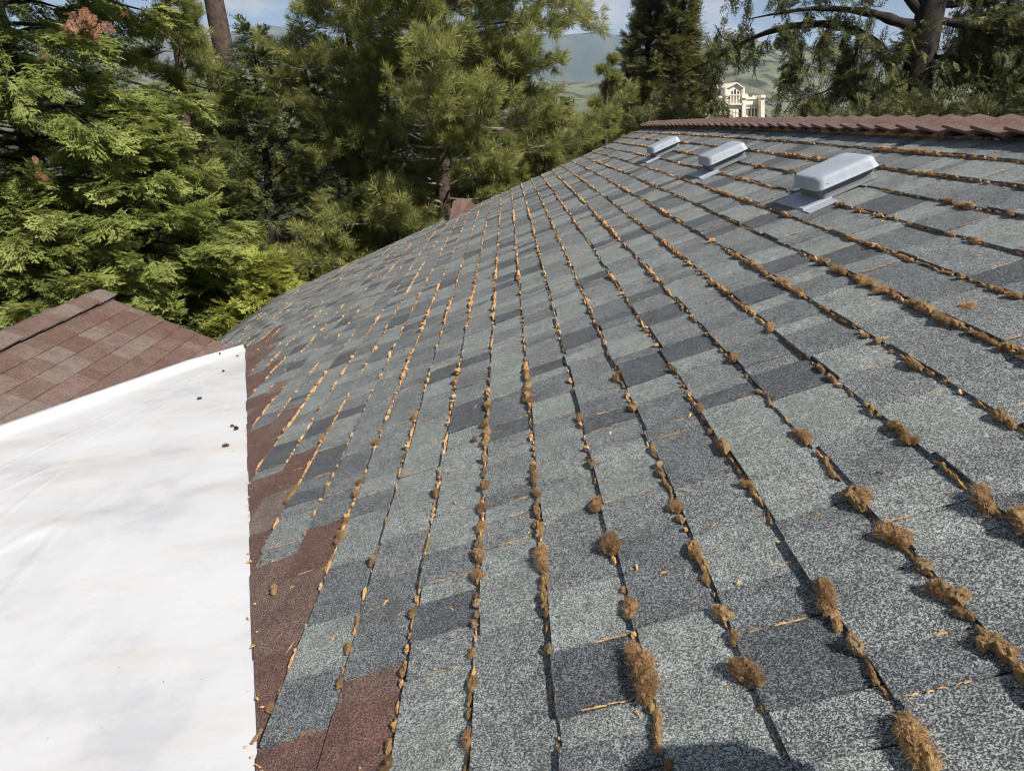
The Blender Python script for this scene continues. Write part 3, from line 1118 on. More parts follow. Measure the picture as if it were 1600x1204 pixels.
def moss_mesh(kind, seed):
    """unit-sized clump: x across the seam (up the slope), y along it, z off the roof"""
    rr = np.random.default_rng(seed)
    V, Fc, MI = [], [], []
    base = 0

    def addtri(v, f, m):
        nonlocal base
        V.append(v)
        Fc.append(f + base)
        MI.append(np.full(len(f), m))
        base += len(v)
    nb = {'bulb': 2, 'tuft': 3, 'string': 6, 'mixed': 4}[kind]
    cen = []
    for i in range(nb):
        v, f = ICO3 if i < 2 else ICO2
        v = lump(v, rr, .34, 2.1)
        v = lump(v, rr, .13, 6.0)
        v = v * (1 + rr.normal(0, .065, len(v)))[:, None]
        if kind == 'string':
            s = np.array([rr.uniform(.22, .4), rr.uniform(.4, .7), rr.uniform(.22, .4)])
            c = np.array([rr.normal(0, .12), -1.5 + 3.0 * i / (nb - 1) + rr.normal(0, .15), .2])
        elif kind == 'bulb':
            s = np.array([.75, .85, .75]) * (1 if i == 0 else rr.uniform(.35, .6))
            c = np.array([0, 0, .45]) if i == 0 else np.array([rr.normal(0, .45), rr.choice((-1, 1)) * rr.uniform(.7, 1.1), .25])
        else:
            s = np.array([rr.uniform(.45, .8), rr.uniform(.5, .9), rr.uniform(.45, .75)])
            c = np.array([rr.normal(0, .3), -.8 + 1.6 * i / max(nb - 1, 1) + rr.normal(0, .15), .35 + rr.uniform(0, .15)])
        cen.append((c, s))
        addtri(v * s * .92 + c, f, 0)
    nf = {'bulb': 700, 'tuft': 1000, 'string': 650, 'mixed': 800}[kind]
    ln = {'bulb': .30, 'tuft': .66, 'string': .28, 'mixed': .48}[kind]
    tri, vs = [], []
    bias = rr.normal(0, 1, 3) * (.5, .5, .2) + (-.35, 0, .25)
    for i in range(nf):
        c, s = cen[rr.integers(len(cen))]
        d = rr.normal(0, 1, 3)
        d[2] = abs(d[2]) * .8
        d /= np.linalg.norm(d)
        p0 = c + d * s * .78
        g = d + bias * .5 + rr.normal(0, .55, 3)
        g /= np.linalg.norm(g)
        l = ln * rr.uniform(.35, 1.1) * (1.9 if rr.random() < .06 else 1)
        p1 = p0 + g * l * .55
        p2 = p1 + (g + rr.normal(0, .6, 3)) * l * .45
        p2[2] = max(p2[2], .02)
        sd = np.cross(g, rr.normal(0, 1, 3))
        sd = sd / (np.linalg.norm(sd) + 1e-6) * rr.uniform(.014, .034)
        b_ = len(vs)
        vs += [p0 - sd, p0 + sd, p1 + sd * .8, p1 - sd * .8, p2]
        tri += [(b_, b_ + 1, b_ + 2), (b_, b_ + 2, b_ + 3), (b_ + 3, b_ + 2, b_ + 4)]
    addtri(np.array(vs), np.array(tri), 1)
    body = {'bulb': M_PALE, 'tuft': M_RUST, 'string': M_TAN, 'mixed': M_TAN}[kind]
    return mesh_np('moss_' + kind, np.concatenate(V), tris=np.concatenate(Fc), mats=[body, M_FIBRE], midx=np.concatenate(MI), smooth=True)


MOSS = {k: [moss_mesh(k, 100 + 10 * j + i) for i in range(n)] for j, (k, n) in enumerate((('bulb', 6), ('tuft', 6), ('string', 6), ('mixed', 7)))}
ROOF_ROT = Matrix(((CT, 0, -ST), (0, 1, 0), (ST, 0, CT)))
ORD = ['first', 'second', 'third', 'fourth', 'fifth', 'sixth', 'seventh', 'eighth', 'ninth', 'tenth', 'eleventh', 'twelfth', 'thirteenth', 'fourteenth', 'fifteenth', 'sixteenth', 'seventeenth', 'eighteenth', 'nineteenth', 'twentieth']
DESC = {'bulb': 'pale rounded moss bulb', 'tuft': 'bushy rust-brown moss tuft', 'string': 'stringy strip of tan moss', 'mixed': 'tan lumpy moss clump'}


def seam_end(k):
    ko = k if k % 2 else k - 1
    if pk(k) < -2.52:
        return 6.1
    return max(valley_y(pk(ko)) + .05, Y_NEAR)


def in_vent(p, y):
    return any(abs(y - vy) < .22 and VENT_P - .02 < p < VENT_P + .34 for vy in VENT_Y)


# singled-out clumps read off the photograph: pixel, size in mm, kind, label
BIG = [(1000, 1035, 17, 'tuft', 'tall bushy rust-brown moss tuft near the bottom edge, left of the shadow'), (1012, 1078, 19, 'tuft', 'largest shaggy moss tuft, rust-brown, just above the shadow at the bottom'),
       (1022, 1150, 15, 'string', 'thick tan moss rope running into the shadow at the bottom edge'), (958, 858, 19, 'tuft', 'wide shaggy straw-coloured moss tuft in the middle of the near roof'),
       (845, 878, 15, 'tuft', 'tall narrow pinkish-brown moss tuft at the left seam below the middle'), (1162, 1062, 17, 'tuft', 'triangular dark rust moss tuft right of the shaggy bottom tufts'),
       (1282, 945, 17, 'mixed', 'dark brown moss tuft with a pale straw sticking out'), (1432, 1178, 19, 'mixed', 'large tan moss mound at the bottom right edge'),
       (1330, 790, 17, 'mixed', 'dark golden moss tuft at a seam bend right of the middle'), (1396, 852, 16, 'tuft', 'reddish moss tuft two tufts down from the golden one'),
       (1322, 1022, 14, 'bulb', 'pale fuzzy moss head above a tan moss rope'), (1345, 1058, 11, 'string', 'tan moss rope trailing down from the pale fuzzy head'),
       (1530, 795, 17, 'tuft', 'curly rust-brown moss tuft by the right edge'), (1585, 832, 20, 'mixed', 'biggest tan moss mass cut by the right edge of the picture'),
       (1475, 745, 13, 'string', 'smooth tan moss roll before the curly tufts at the right'), (1108, 905, 10, 'string', 'curved tan moss string bending round a shingle corner'),
       (1128, 965, 12, 'mixed', 'golden moss clump below the curved moss string'), (925, 797, 12, 'tuft', 'spiky straw-coloured moss tuft above the wide shaggy one'),
       (918, 733, 12, 'mixed', 'golden moss pair in the seam above the spiky tuft'), (905, 660, 11, 'tuft', 'pink-brown moss tuft high in the middle seam'),
       (1052, 800, 11, 'tuft', 'reddish moss tuft at the lower end of a pale moss row'), (1022, 735, 10, 'bulb', 'pale moss bulb at the top of a pale moss row'),
       (1082, 865, 11, 'mixed', 'light brown moss tuft between two black seam gaps'), (975, 965, 11, 'bulb', 'golden moss bulb beside a black seam gap'),
       (850, 940, 10, 'mixed', 'lumpy tan moss below the tall narrow tuft'), (865, 1085, 10, 'string', 'smooth tan moss roll near the bottom in the left seam'),
       (735, 1160, 11, 'tuft', 'red-brown moss tuft at the bottom left of the grey shingles'), (565, 975, 10, 'string', 'long tan moss strip by the brown valley shingles'),
       (1250, 690, 13, 'mixed', 'tan moss clump with a ragged right side, right of centre'), (1392, 682, 13, 'mixed', 'flat golden moss clump right of centre, pointing left'),
       (1352, 648, 11, 'bulb', 'beige moss clump above the flat golden one'), (1555, 660, 12, 'mixed', 'tan moss clump near the right edge with dark gap left of it'),
       (1195, 632, 11, 'string', 'pale moss row in the seam above the ragged clump'), (1242, 553, 11, 'string', 'pale moss row in the seam right of the middle'),
       (1515, 484, 13, 'tuft', 'dark rust leaf-like tuft standing alone on a shingle at the right')]
moss = []                              # (p, y, size, kind, k)
for px, py, mm, kd, lab in BIG:
    p, y = roof_hit(px, py)
    k = round((p - PK0) / PE)
    if 'alone' not in lab:
        p = pk(k) - .006
    moss.append((p, y, mm / 1000, kd, k, lab))
rr = np.random.default_rng(5)
for k in range(K_EAVE + 1, K_TOP + 1):
    y = seam_end(k) + .02
    while y < Y_FAR - .03:
        dens = vnoise(np.array([y * 2.3]), np.array([k * 7.31]), 3)[0]
        dens2 = vnoise(np.array([y * .7]), np.array([k * 3.17]), 8)[0]
        gap = .011 + .062 * (1 - dens) ** 1.5 * (1.4 - .6 * dens2)
        if k < -6:
            gap *= 1.5
        y += gap * rr.uniform(.6, 1.5)
        if y > Y_FAR - .02:
            break
        p = pk(k) - .0065
        if in_vent(p, y):
            continue
        u_ = rr.random()
        s = .0038 + .0046 * u_ + (.0065 * rr.random() if u_ > .80 else 0) + .003 * (dens > .7)
        s = min(s * float(np.exp(rr.normal(-.05, .30))), .0135)
        if k < -3:
            s *= .85
        kd = rr.choice(['bulb', 'mixed', 'string', 'tuft'], p=[.10, .40, .30, .20])
        moss.append((p + rr.normal(0, .0015), y, s, kd, k, None))


def moss_px(m):
    x, y, z = project(RP(m[0], m[1], 0))
    if z < .2 or x < -10 or x > 1610 or y > 1215:
        return 0
    return m[2] / z + (9 if m[5] else 0)


order = sorted(range(len(moss)), key=lambda i: -moss_px(moss[i]))
m_single = set(order[:300])
seam_rank = {}
for k in set(moss[i][4] for i in m_single):
    for n_, i in enumerate(sorted((i for i in m_single if moss[i][4] == k and not moss[i][5]), key=lambda i: moss[i][1])):
        seam_rank[i] = n_


def ordinal(n):
    if n < 20:
        return ORD[n]
    n += 1
    return f"{n}{'th' if 10 < n % 100 < 14 else {1: 'st', 2: 'nd', 3: 'rd'}.get(n % 10, 'th')}"


SV, SF, SM = [], [], []
base = 0
lowpoly = [(lump(ICO0[0], np.random.default_rng(300 + i), .4, 2), ICO0[1]) for i in range(8)]
midpoly = [(lump(ICO1[0], np.random.default_rng(330 + i), .5, 3.2) + np.random.default_rng(i).normal(0, .20, ICO1[0].shape), ICO1[1]) for i in range(10)]
RR = np.array(ROOF_ROT)
for i, (p, y, s, kd, k, lab) in enumerate(moss):
    P = RP(p, y, 0.0035)
    if i in m_single:
        o = obj('moss_clump', random.choice(MOSS[kd]))
        sx = random.uniform(.85, 1.2)
        M = Matrix.Translation(P) @ ROOF_ROT.to_4x4() @ Matrix.Rotation(random.uniform(-.3, .3) + (math.pi if random.random() < .4 else 0), 4, 'Z') @ Matrix.Diagonal((s * sx, s * random.uniform(.9, 1.5), s * random.uniform(.85, 1.2), 1))
        o.matrix_world = M
        n_ = K_TOP + 1 - k
        tag(o, lab or f'{DESC[kd]}, {ordinal(seam_rank[i])} from the near end of the {ordinal(n_)} seam below ridge', 'moss', 'moss growing in the shingle seams')
    else:
        v, f = (midpoly if y < 5 else lowpoly)[int(rr.integers(8))]
        sc = np.array([s * rr.uniform(.55, .95), s * rr.uniform(1.0, 3.2), s * rr.uniform(.6, 1.0)])
        vv = v * sc + (0, 0, s * .45)
        SV.append(vv @ RR.T + P)
        SF.append(f + base)
        SM.append(np.full(len(f), {'bulb': 1, 'mixed': 0, 'string': 0, 'tuft': 2}[kd]))
        base += len(v)


def fine_moss_mat(name, c0, c1, c2):
    m = moss_mat(name, c0, c1, c2)
    for n in m.node_tree.nodes:
        if n.type == 'TEX_NOISE':
            n.inputs['Scale'].default_value = 70 if n.inputs['Scale'].default_value < 5 else 400
        if n.type == 'BUMP':
            n.inputs['Distance'].default_value = .002
    return m


F_TAN = fine_moss_mat('moss_tan_fine', (.18, .083, .031), (.38, .213, .088), (.55, .37, .19))
F_PALE = fine_moss_mat('moss_pale_fine', (.23, .125, .058), (.42, .275, .145), (.57, .43, .27))
F_RUST = fine_moss_mat('moss_rust_fine', (.12, .05, .027), (.26, .13, .066), (.40, .245, .14))
ms = obj('moss_rows', mesh_np('moss_rows', np.concatenate(SV), tris=np.concatenate(SF), mats=[F_TAN, F_PALE, F_RUST], midx=np.concatenate(SM), smooth=False))
tag(ms, 'fine tan moss threading the seams all over the grey roof', 'moss', kind='stuff')

# slivers of moss and needles caught in the joints between tabs
SV, SF = [], []
base = 0
for s in shingles:
    poly, p0, th, tone, lift = s
    if len(poly) != 4 or rr.random() > (.42 if tone < 4 else .5):
        continue
    (pa, ya), (pb, yb) = poly[0], poly[3]
    f0 = rr.uniform(0, .5)
    f1 = f0 + rr.uniform(.12, .5)
    n = 5
    for j in range(rr.integers(1, 3)):
        t = np.linspace(f0, min(f1, .92), n)
        for q in range(n - 1):
            if rr.random() < .25:
                continue
            w = rr.uniform(.0008, .0022)
            hgt = rr.uniform(.0008, .0022)
            P0 = RP(pa + (pb - pa) * t[q], ya + (yb - ya) * t[q] - .001 + rr.normal(0, .0008), th * (1 - t[q]) + lift)
            P1 = RP(pa + (pb - pa) * t[q + 1], ya + (yb - ya) * t[q + 1] - .001 + rr.normal(0, .0008), th * (1 - t[q + 1]) + lift)
            e = np.array([0, w, 0])
            hn = np.array([-ST, 0, CT]) * hgt
            SV.append(np.stack([P0 - e, P0 + e, P1 + e * .7, P1 - e * .7, (P0 * .6 + P1 * .4) + hn]))
            SF.append(np.array([(0, 1, 4), (1, 2, 4), (2, 3, 4), (3, 0, 4)]) + base)
            base += 5
        f0 = rr.uniform(.3, .6)
        f1 = f0 + .25
# loose needles and flakes
for i in range(600):
    p = rr.uniform(-2.4, 2.0)
    y = .4 + 7 * rr.random() ** 1.7
    if y < Y_APEX and p < valley_p(y) + .03 or in_vent(p, y):
        continue
    a = rr.uniform(-1.3, 1.3) if rr.random() < .6 else rr.uniform(0, 6.3)
    l = rr.uniform(.004, .02) if rr.random() < .75 else rr.uniform(.02, .045)
    w = rr.uniform(.0005, .0014) if l > .02 else rr.uniform(.001, .0032)
    f = ((p - PK0) / PE) % 1
    hh = .0105 * (1 - f) + .0022
    d = np.array([math.cos(a), math.sin(a)])
    c = [RP(p + d[0] * l * s1 - d[1] * w * s2, y + d[1] * l * s1 + d[0] * w * s2, hh) for s1, s2 in ((-.5, -1), (-.5, 1), (.5, .6), (.5, -.6))]
    SV.append(np.stack(c + [RP(p, y, hh + w * 1.5)]))
    SF.append(np.array([(0, 1, 4), (1, 2, 4), (2, 3, 4), (3, 0, 4)]) + base)
    base += 5
for i in range(75):
    y = .5 + 5.2 * rr.random() ** 1.5
    if i < 45:
        P = RP(valley_p(y) + rr.normal(.0, .012), y, .008)
    else:
        row = int(np.clip((y - S[0]) / (S[-1] - S[0]) * (ns - 1), 0, ns - 1))
        P = Vv[row, int(nu * rr.random() ** 2 * .75)] + (0, 0, .004)
    l, w = (rr.uniform(.003, .008), rr.uniform(.001, .0025)) if i < 45 else (rr.uniform(.0015, .004), rr.uniform(.0006, .0015))
    a = rr.uniform(0, 6.3)
    d = np.array([math.cos(a), math.sin(a), 0])
    e = np.array([-d[1], d[0], 0]) * w
    SV.append(np.stack([P - d * l - e, P - d * l + e, P + d * l + e, P + d * l - e, P + (0, 0, w * 1.5)]))
    SF.append(np.array([(0, 1, 4), (1, 2, 4), (2, 3, 4), (3, 0, 4)]) + base)
    base += 5
M_SLIV = fine_moss_mat('moss_sliver', (.22, .10, .035), (.42, .24, .095), (.60, .44, .23))
o = obj('joint_litter', mesh_np('joint_litter', np.concatenate(SV), tris=np.concatenate(SF), mats=[M_SLIV]))
tag(o, 'thin orange-tan slivers of moss and needles lying in the shingle joints', 'litter', kind='stuff')

# clumps lying on the brown valley shingles
for px, py, mm, kd, lab in ((432, 925, 10, 'mixed', 'loose golden moss lump lying on the brown valley shingles'), (405, 1155, 9, 'string', 'tan moss plug under the lowest grey shingle tip at the membrane'),
                            (428, 1112, 8, 'tuft', 'dark dead leaf-like tuft at the edge of the lowest grey tip'), (412, 880, 7, 'bulb', 'small tan moss knob at the second grey shingle tip'),
                            (450, 1150, 7, 'string', 'orange moss strip along the bottom of the lowest grey tip'), (485, 1147, 7, 'string', 'orange moss strip at the right end of the lowest grey tip'),
                            (744, 690, 8, 'tuft', 'lone brown tuft on a dark shingle between two seams')):
    p, y = roof_hit(px, py)
    o = obj('moss_clump', random.choice(MOSS[kd]))
    rz = math.pi / 2 if 'strip' in lab else random.uniform(-.4, .4)
    o.matrix_world = Matrix.Translation(RP(p, y, .006)) @ ROOF_ROT.to_4x4() @ Matrix.Rotation(rz, 4, 'Z') @ Matrix.Scale(mm / 1000, 4)
    tag(o, lab, 'moss', 'loose moss on the roof')

# ------------------------------------------------------------------ foliage
def frond_proto(pairs, detail, seed, droop=.25):
    """flat feathery spray of length 1 along +x"""
    rr = np.random.default_rng(seed)
    V, F_ = [], []

    def leaf(p, d, l, w, nrm):
        s = np.cross(nrm, d)
        s /= np.linalg.norm(s) + 1e-9
        b_ = len(V)
        V.extend([p - s * w, p + s * w + d * l * .25, p + d * l])
        F_.extend([(b_, b_ + 1, b_ + 2)])
    for i in range(pairs):
        t = (i + .4) / pairs
        base = np.array([t, 0, -droop * t * t])
        for sd in (-1, 1):
            l = (.42 * math.sin(math.pi * min(t * .8 + .22, 1)) + .08) * rr.uniform(.75, 1.2)
            a = rad(rr.uniform(32, 52))
            d = np.array([math.cos(a), sd * math.sin(a), rr.uniform(-.35, .15)])
            d /= np.linalg.norm(d)
            nrm = np.array([rr.normal(0, .35), rr.normal(0, .35), 1])
            if detail == 0:
                leaf(base, d, l, l * .17 + .015, nrm)
            else:
                leaf(base, d, l, .030, nrm)
                for q in range(detail):
                    tt = .25 + .6 * q / max(detail - 1, 1)
                    for s2 in (-1, 1):
                        a2 = a * sd + s2 * rad(rr.uniform(28, 45))
                        d2 = np.array([math.cos(a2), math.sin(a2), rr.uniform(-.4, .2)])
                        leaf(base + d * l * tt, d2, l * rr.uniform(.34, .55), .036, nrm + rr.normal(0, .2, 3))
    leaf(np.array([.85, 0, -droop * .75]), np.array([1, 0, -.3]), .22, .03, np.array([0, 0, 1.]))
    return np.array(V), np.array(F_)


def tuft_proto(n, seed, w=.035, a0=12, a1=82):
    """brush of pine needles of length 1 round +x"""
    rr = np.random.default_rng(seed)
    V, F_ = [], []
    for i in range(n):
        a = rad(rr.uniform(a0, a1))
        t = rr.uniform(0, 2 * math.pi)
        d = np.array([math.cos(a), math.sin(a) * math.cos(t), math.sin(a) * math.sin(t)])
        s = np.cross(d, rr.normal(0, 1, 3))
        s = s / np.linalg.norm(s) * w
        o_ = np.array([rr.uniform(-.35, .2), 0, 0])
        l = rr.uniform(.7, 1.1)
        b_ = len(V)
        V.extend([o_, o_ + d * l * .55 + s, o_ + d * l, ])
        F_.extend([(b_, b_ + 1, b_ + 2)])
    return np.array(V), np.array(F_)


FR_FINE = [frond_proto(7, 3, s) for s in range(6)]
FR_MID = [frond_proto(6, 1, 10 + s) for s in range(5)]
FR_LOW = [frond_proto(6, 0, 20 + s) for s in range(5)]
TU_FINE = [tuft_proto(36, s, .056, 8, 80) for s in range(6)]
TU_LOW = [tuft_proto(26, 10 + s, .08) for s in range(4)]


def scatter(protos, pos, dirs, ups, scale, tone, rr):
    """copies of the protos as one vertex/triangle array; ups gives each spray its upper side"""
    pos, dirs, ups = (np.asarray(a, float) for a in (pos, dirs, ups))
    dirs = dirs / (np.linalg.norm(dirs, axis=1)[:, None] + 1e-9)
    side = np.cross(ups, dirs)
    side /= np.linalg.norm(side, axis=1)[:, None] + 1e-9
    up = np.cross(dirs, side)
    which = rr.integers(0, len(protos), len(pos))
    VV, FF, TT = [], [], []
    base = 0
    for w in range(len(protos)):
        sel = np.where(which == w)[0]
        if not len(sel):
            continue
        v, f = protos[w]
        R_ = np.stack([dirs[sel], side[sel], up[sel]], 1)
        P = np.einsum('vk,nkj->nvj', v, R_) * np.asarray(scale)[sel][:, None, None] + pos[sel][:, None, :]
        VV.append(P.reshape(-1, 3))
        FF.append((f[None] + (np.arange(len(sel)) * len(v))[:, None, None] + base).reshape(-1, 3))
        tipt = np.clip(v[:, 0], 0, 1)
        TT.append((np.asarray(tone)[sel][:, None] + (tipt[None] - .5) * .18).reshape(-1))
        base += len(sel) * len(v)
    return np.concatenate(VV), np.concatenate(FF), np.clip(np.concatenate(TT), 0, 1)


def crown_obj(parent, name, parts, mats):
    """parts: list of (V, F, tone, material index)"""
    V = np.concatenate([p[0] for p in parts])
    off = np.cumsum([0] + [len(p[0]) for p in parts])
    F_ = np.concatenate([p[1] + o_ for p, o_ in zip(parts, off)])
    tn = np.concatenate([p[2] for p in parts])
    mi = np.concatenate([np.full(len(p[1]), p[3]) for p in parts])
    me = mesh_np(name, V - np.array(parent.location), tris=F_, mats=mats, midx=mi, attrs={'tone': tn})
    o = obj(name, me, parent)
    o['kind'] = 'stuff'
    return o


def tube_obj(parent, name, lines, mat, sides=6):
    V, Q = tubes(lines, sides)
    o = obj(name, mesh_np(name, V - np.array(parent.location), quads=Q, mats=[mat], smooth=True), parent)
    if len(lines) > 1:
        o['kind'] = 'stuff'
    return o


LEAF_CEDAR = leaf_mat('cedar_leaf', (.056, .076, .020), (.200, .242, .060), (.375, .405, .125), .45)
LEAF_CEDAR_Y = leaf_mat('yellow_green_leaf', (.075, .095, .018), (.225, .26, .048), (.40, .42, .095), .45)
LEAF_DARK = leaf_mat('dark_cypress_leaf', (.044, .060, .022), (.138, .165, .054), (.26, .285, .10), .42)
LEAF_PINE = leaf_mat('pine_needle', (.084, .100, .029), (.265, .280, .080), (.46, .445, .165), .48)
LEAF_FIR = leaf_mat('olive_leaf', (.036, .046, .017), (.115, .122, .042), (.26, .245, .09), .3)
LEAF_DEAD = leaf_mat('dead_leaf', (.12, .05, .025), (.22, .10, .055), (.33, .19, .11))


def ztop(t):
    """height of the picture's upper edge at a given distance"""
    return float(at(800, 0, t)[2])


def cedar(name, label, px, t, height, radius, nbr, mat, protos, size, per=34, base_h=.4, tilt=.0, seed=1, taper=1.0, group=None, droop=.35, bark=None, tipup=.25, cat='tree', lean=(0, 0), tone=(.5, .22)):
    """feathery scale-leaved conifer"""
    rr = np.random.default_rng(seed)
    B0 = at(px, 179, t)
    B0[2] = -.1
    root = empty(name, B0)
    tag(root, label, cat, group)
    hs = np.linspace(-.2, height, 14)
    wob = np.cumsum(rr.normal(0, .03, (14, 2)), axis=0)
    trunk = np.stack([B0[0] + wob[:, 0] + lean[0] * hs / height, B0[1] + wob[:, 1] + lean[1] * hs / height, B0[2] + hs], -1)
    r0 = min(.018 * height + .06, .22)
    lines = [(trunk, r0 * np.clip(1 - hs / height, .04, 1) ** .8)]
    pos, dr, up, sc, tn = [], [], [], [], []
    zt = ztop(t) + .8
    for i in range(nbr):
        f = (i + rr.random()) / nbr
        h = base_h + (height - base_h) * f ** .9
        az = i * 2.39996 + rr.normal(0, .35)
        prof = (1 - f ** taper) ** .75 * (.75 + .25 * math.sin(f * 9 + seed)) if taper else 1
        Lb = radius * max(prof, .07) * rr.uniform(.72, 1.12)
        dirh = np.array([math.cos(az), math.sin(az), 0])
        n = 9
        s = np.linspace(0, 1, n)
        tp = np.array([np.interp(h, hs, trunk[:, 0]), np.interp(h, hs, trunk[:, 1]), B0[2] + h])
        rise = rr.uniform(.05, .45) + tilt
        path = tp + dirh * (s * Lb)[:, None]
        path[:, 2] += Lb * (rise * s - droop * s ** 2 + tipup * np.maximum(s - .7, 0) * 1.2)
        side = np.array([-dirh[1], dirh[0], 0])
        path += side * (rr.normal(0, .06) * Lb * s ** 2)[:, None]
        lines.append((path, (.012 * Lb + .006) * (1.15 - s)))
        dens = per * (.35 + .65 * prof)
        if tp[2] > zt + .6:
            dens *= .15
        for q in range(max(int(dens), 3)):
            u_ = rr.random() ** .62 * .86 + .14
            c = np.array([np.interp(u_, s, path[:, j]) for j in range(3)])
            tg = path[min(int(u_ * (n - 1)) + 1, n - 1)] - path[max(int(u_ * (n - 1)) - 1, 0)]
            tg /= np.linalg.norm(tg) + 1e-9
            sd = rr.choice((-1, 1))
            lat = Lb * .30 * (1.15 - u_) * rr.random() ** .7
            c = c + side * sd * lat + tg * lat * .5 + np.array([0, 0, rr.normal(0, .05) - .25 * lat])
            d = tg * rr.uniform(.5, 1.1) + side * sd * rr.uniform(.15, .9) * (1.1 - .6 * u_) + np.array([0, 0, rr.normal(-.12, .28)])
            pos.append(c)
            dr.append(d)
            up.append(np.array([rr.normal(0, .35), rr.normal(0, .35), 1]) + dirh * .3)
            sc.append(size * rr.uniform(.6, 1.25))
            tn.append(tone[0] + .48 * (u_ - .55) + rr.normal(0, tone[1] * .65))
    tube_obj(root, 'trunk', lines[:1], bark or MAT_BARK_DARK, 9)
    tube_obj(root, 'limbs', lines[1:], bark or MAT_BARK_DARK, 4)
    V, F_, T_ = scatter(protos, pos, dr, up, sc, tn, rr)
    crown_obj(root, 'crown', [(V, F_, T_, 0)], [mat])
    return root, lines


def pine(name, label, px, t, height, radius, nbr, mat, protos, size, per=46, base_h=.8, seed=1, group=None, taper=1.2, trunk_r=.2, lean=(0, 0), rise=(.0, .45), limb_mat=None, bark=None, upper_thin=True, full=.5, dead=True):
    """long-needled pine: whorls of grey limbs ending in brushes of needles"""
    rr = np.random.default_rng(seed)
    B0 = at(px, 179, t)
    B0[2] = -.1
    root = empty(name, B0)
    tag(root, label, 'tree', group)
    hs = np.linspace(-.2, height, 16)
    wob = np.cumsum(rr.normal(0, .025, (16, 2)), axis=0)
    trunk = np.stack([B0[0] + wob[:, 0] + lean[0] * hs / height, B0[1] + wob[:, 1] + lean[1] * hs / height, B0[2] + hs], -1)
    lines = [(trunk, trunk_r * np.clip(1 - hs / height * .9, .06, 1) ** .7)]
    pos, dr, sc, tn = [], [], [], []
    dpos, ddr, dsc = [], [], []
    zt = ztop(t) + .8
    for i in range(nbr):
        f = (i + rr.random()) / nbr
        h = base_h + (height - base_h) * f
        az = i * 2.39996 + rr.normal(0, .5)
        prof = (1 - f ** taper) ** .6
        Lb = radius * max(prof, .1) * rr.uniform(.6, 1.15)
        dirh = np.array([math.cos(az), math.sin(az), 0])
        side = np.array([-dirh[1], dirh[0], 0])
        n = 10
        s = np.linspace(0, 1, n)
        tp = np.array([np.interp(h, hs, trunk[:, 0]), np.interp(h, hs, trunk[:, 1]), B0[2] + h])
        a_, b_, c_ = rr.uniform(*rise), rr.uniform(.2, .65), rr.uniform(.1, .5)
        path = tp + dirh * (s * Lb)[:, None]
        path[:, 2] += Lb * (a_ * s - b_ * s ** 2 + c_ * s ** 3)
        path += side * (Lb * (rr.normal(0, .10) * s + .05 * np.sin(s * 7 + rr.uniform(0, 6))))[:, None]
        path[:, 2] += .03 * Lb * np.sin(s * 9 + rr.uniform(0, 6))
        lines.append((path, (.0085 * Lb + .005) * (1.12 - s)))
        nlat = max(int(per * (.4 + .6 * prof) / 4), 3)
        if tp[2] > zt + .6 and upper_thin:
            nlat = max(nlat // 3, 2)
        for q in range(nlat):
            u_ = .22 + .78 * (q + rr.random()) / nlat
            c = np.array([np.interp(u_, s, path[:, j]) for j in range(3)])
            tg = path[min(int(u_ * (n - 1)) + 1, n - 1)] - path[max(int(u_ * (n - 1)) - 1, 0)]
            tg /= np.linalg.norm(tg) + 1e-9
            sd = 1 if q % 2 else -1
            l = Lb * rr.uniform(.12, .38) * (1.2 - u_ * .75)
            d = tg * rr.uniform(.4, 1) + side * sd * rr.uniform(.3, 1) + np.array([0, 0, rr.normal(.12, .25)])
            d /= np.linalg.norm(d)
            ss = np.linspace(0, 1, 4)
            lp = c + d * (ss * l)[:, None] + np.array([0, 0, 1]) * (l * .22 * ss ** 2)[:, None]
            lines.append((lp, (.0035 + .0045 * l) * (1.2 - ss)))
            is_dead = dead and u_ < .42 and rr.random() < .5
            if is_dead:
                if rr.random() < .25:
                    dpos.append(lp[-1]); ddr.append(d); dsc.append(size * .7)
                continue
            for w in range(4):
                tt = 1 - .26 * w * rr.uniform(.5, 1.2)
                e = np.array([np.interp(tt, ss, lp[:, j]) for j in range(3)]) + rr.normal(0, .035, 3)
                dd = d + np.array([0, 0, .35]) + rr.normal(0, .42, 3) * (0.5 if w == 0 else 1.2)
                pos.append(e)
                dr.append(dd)
                sc.append(size * rr.uniform(.75, 1.2))
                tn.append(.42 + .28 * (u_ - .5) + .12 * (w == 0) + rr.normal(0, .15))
    tube_obj(root, 'trunk', lines[:1], bark or MAT_BARK, 10)
    tube_obj(root, 'limbs', lines[1:], limb_mat or MAT_LIMB, 4)
    ups = rr.normal(0, 1, (len(pos), 3))
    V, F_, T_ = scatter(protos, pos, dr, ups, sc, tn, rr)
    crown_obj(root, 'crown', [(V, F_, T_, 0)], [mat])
    if dpos:
        V, F_, T_ = scatter(protos, dpos, ddr, rr.normal(0, 1, (len(dpos), 3)), dsc, np.full(len(dpos), .5), rr)
        crown_obj(root, 'dead_needles', [(V, F_, T_, 0)], [LEAF_DEAD])
    return root, lines


GT = 'conifers behind the house'
# big feathery cedar filling the left
c1, _ = cedar('cedar_tree', 'large feathery cedar with drooping bright green sprays at the far left', 40, 11.0, 12.5, 3.7, 160, LEAF_CEDAR, FR_FINE, .38, per=54, base_h=.8, seed=3, group=GT, droop=.42, tipup=.2)
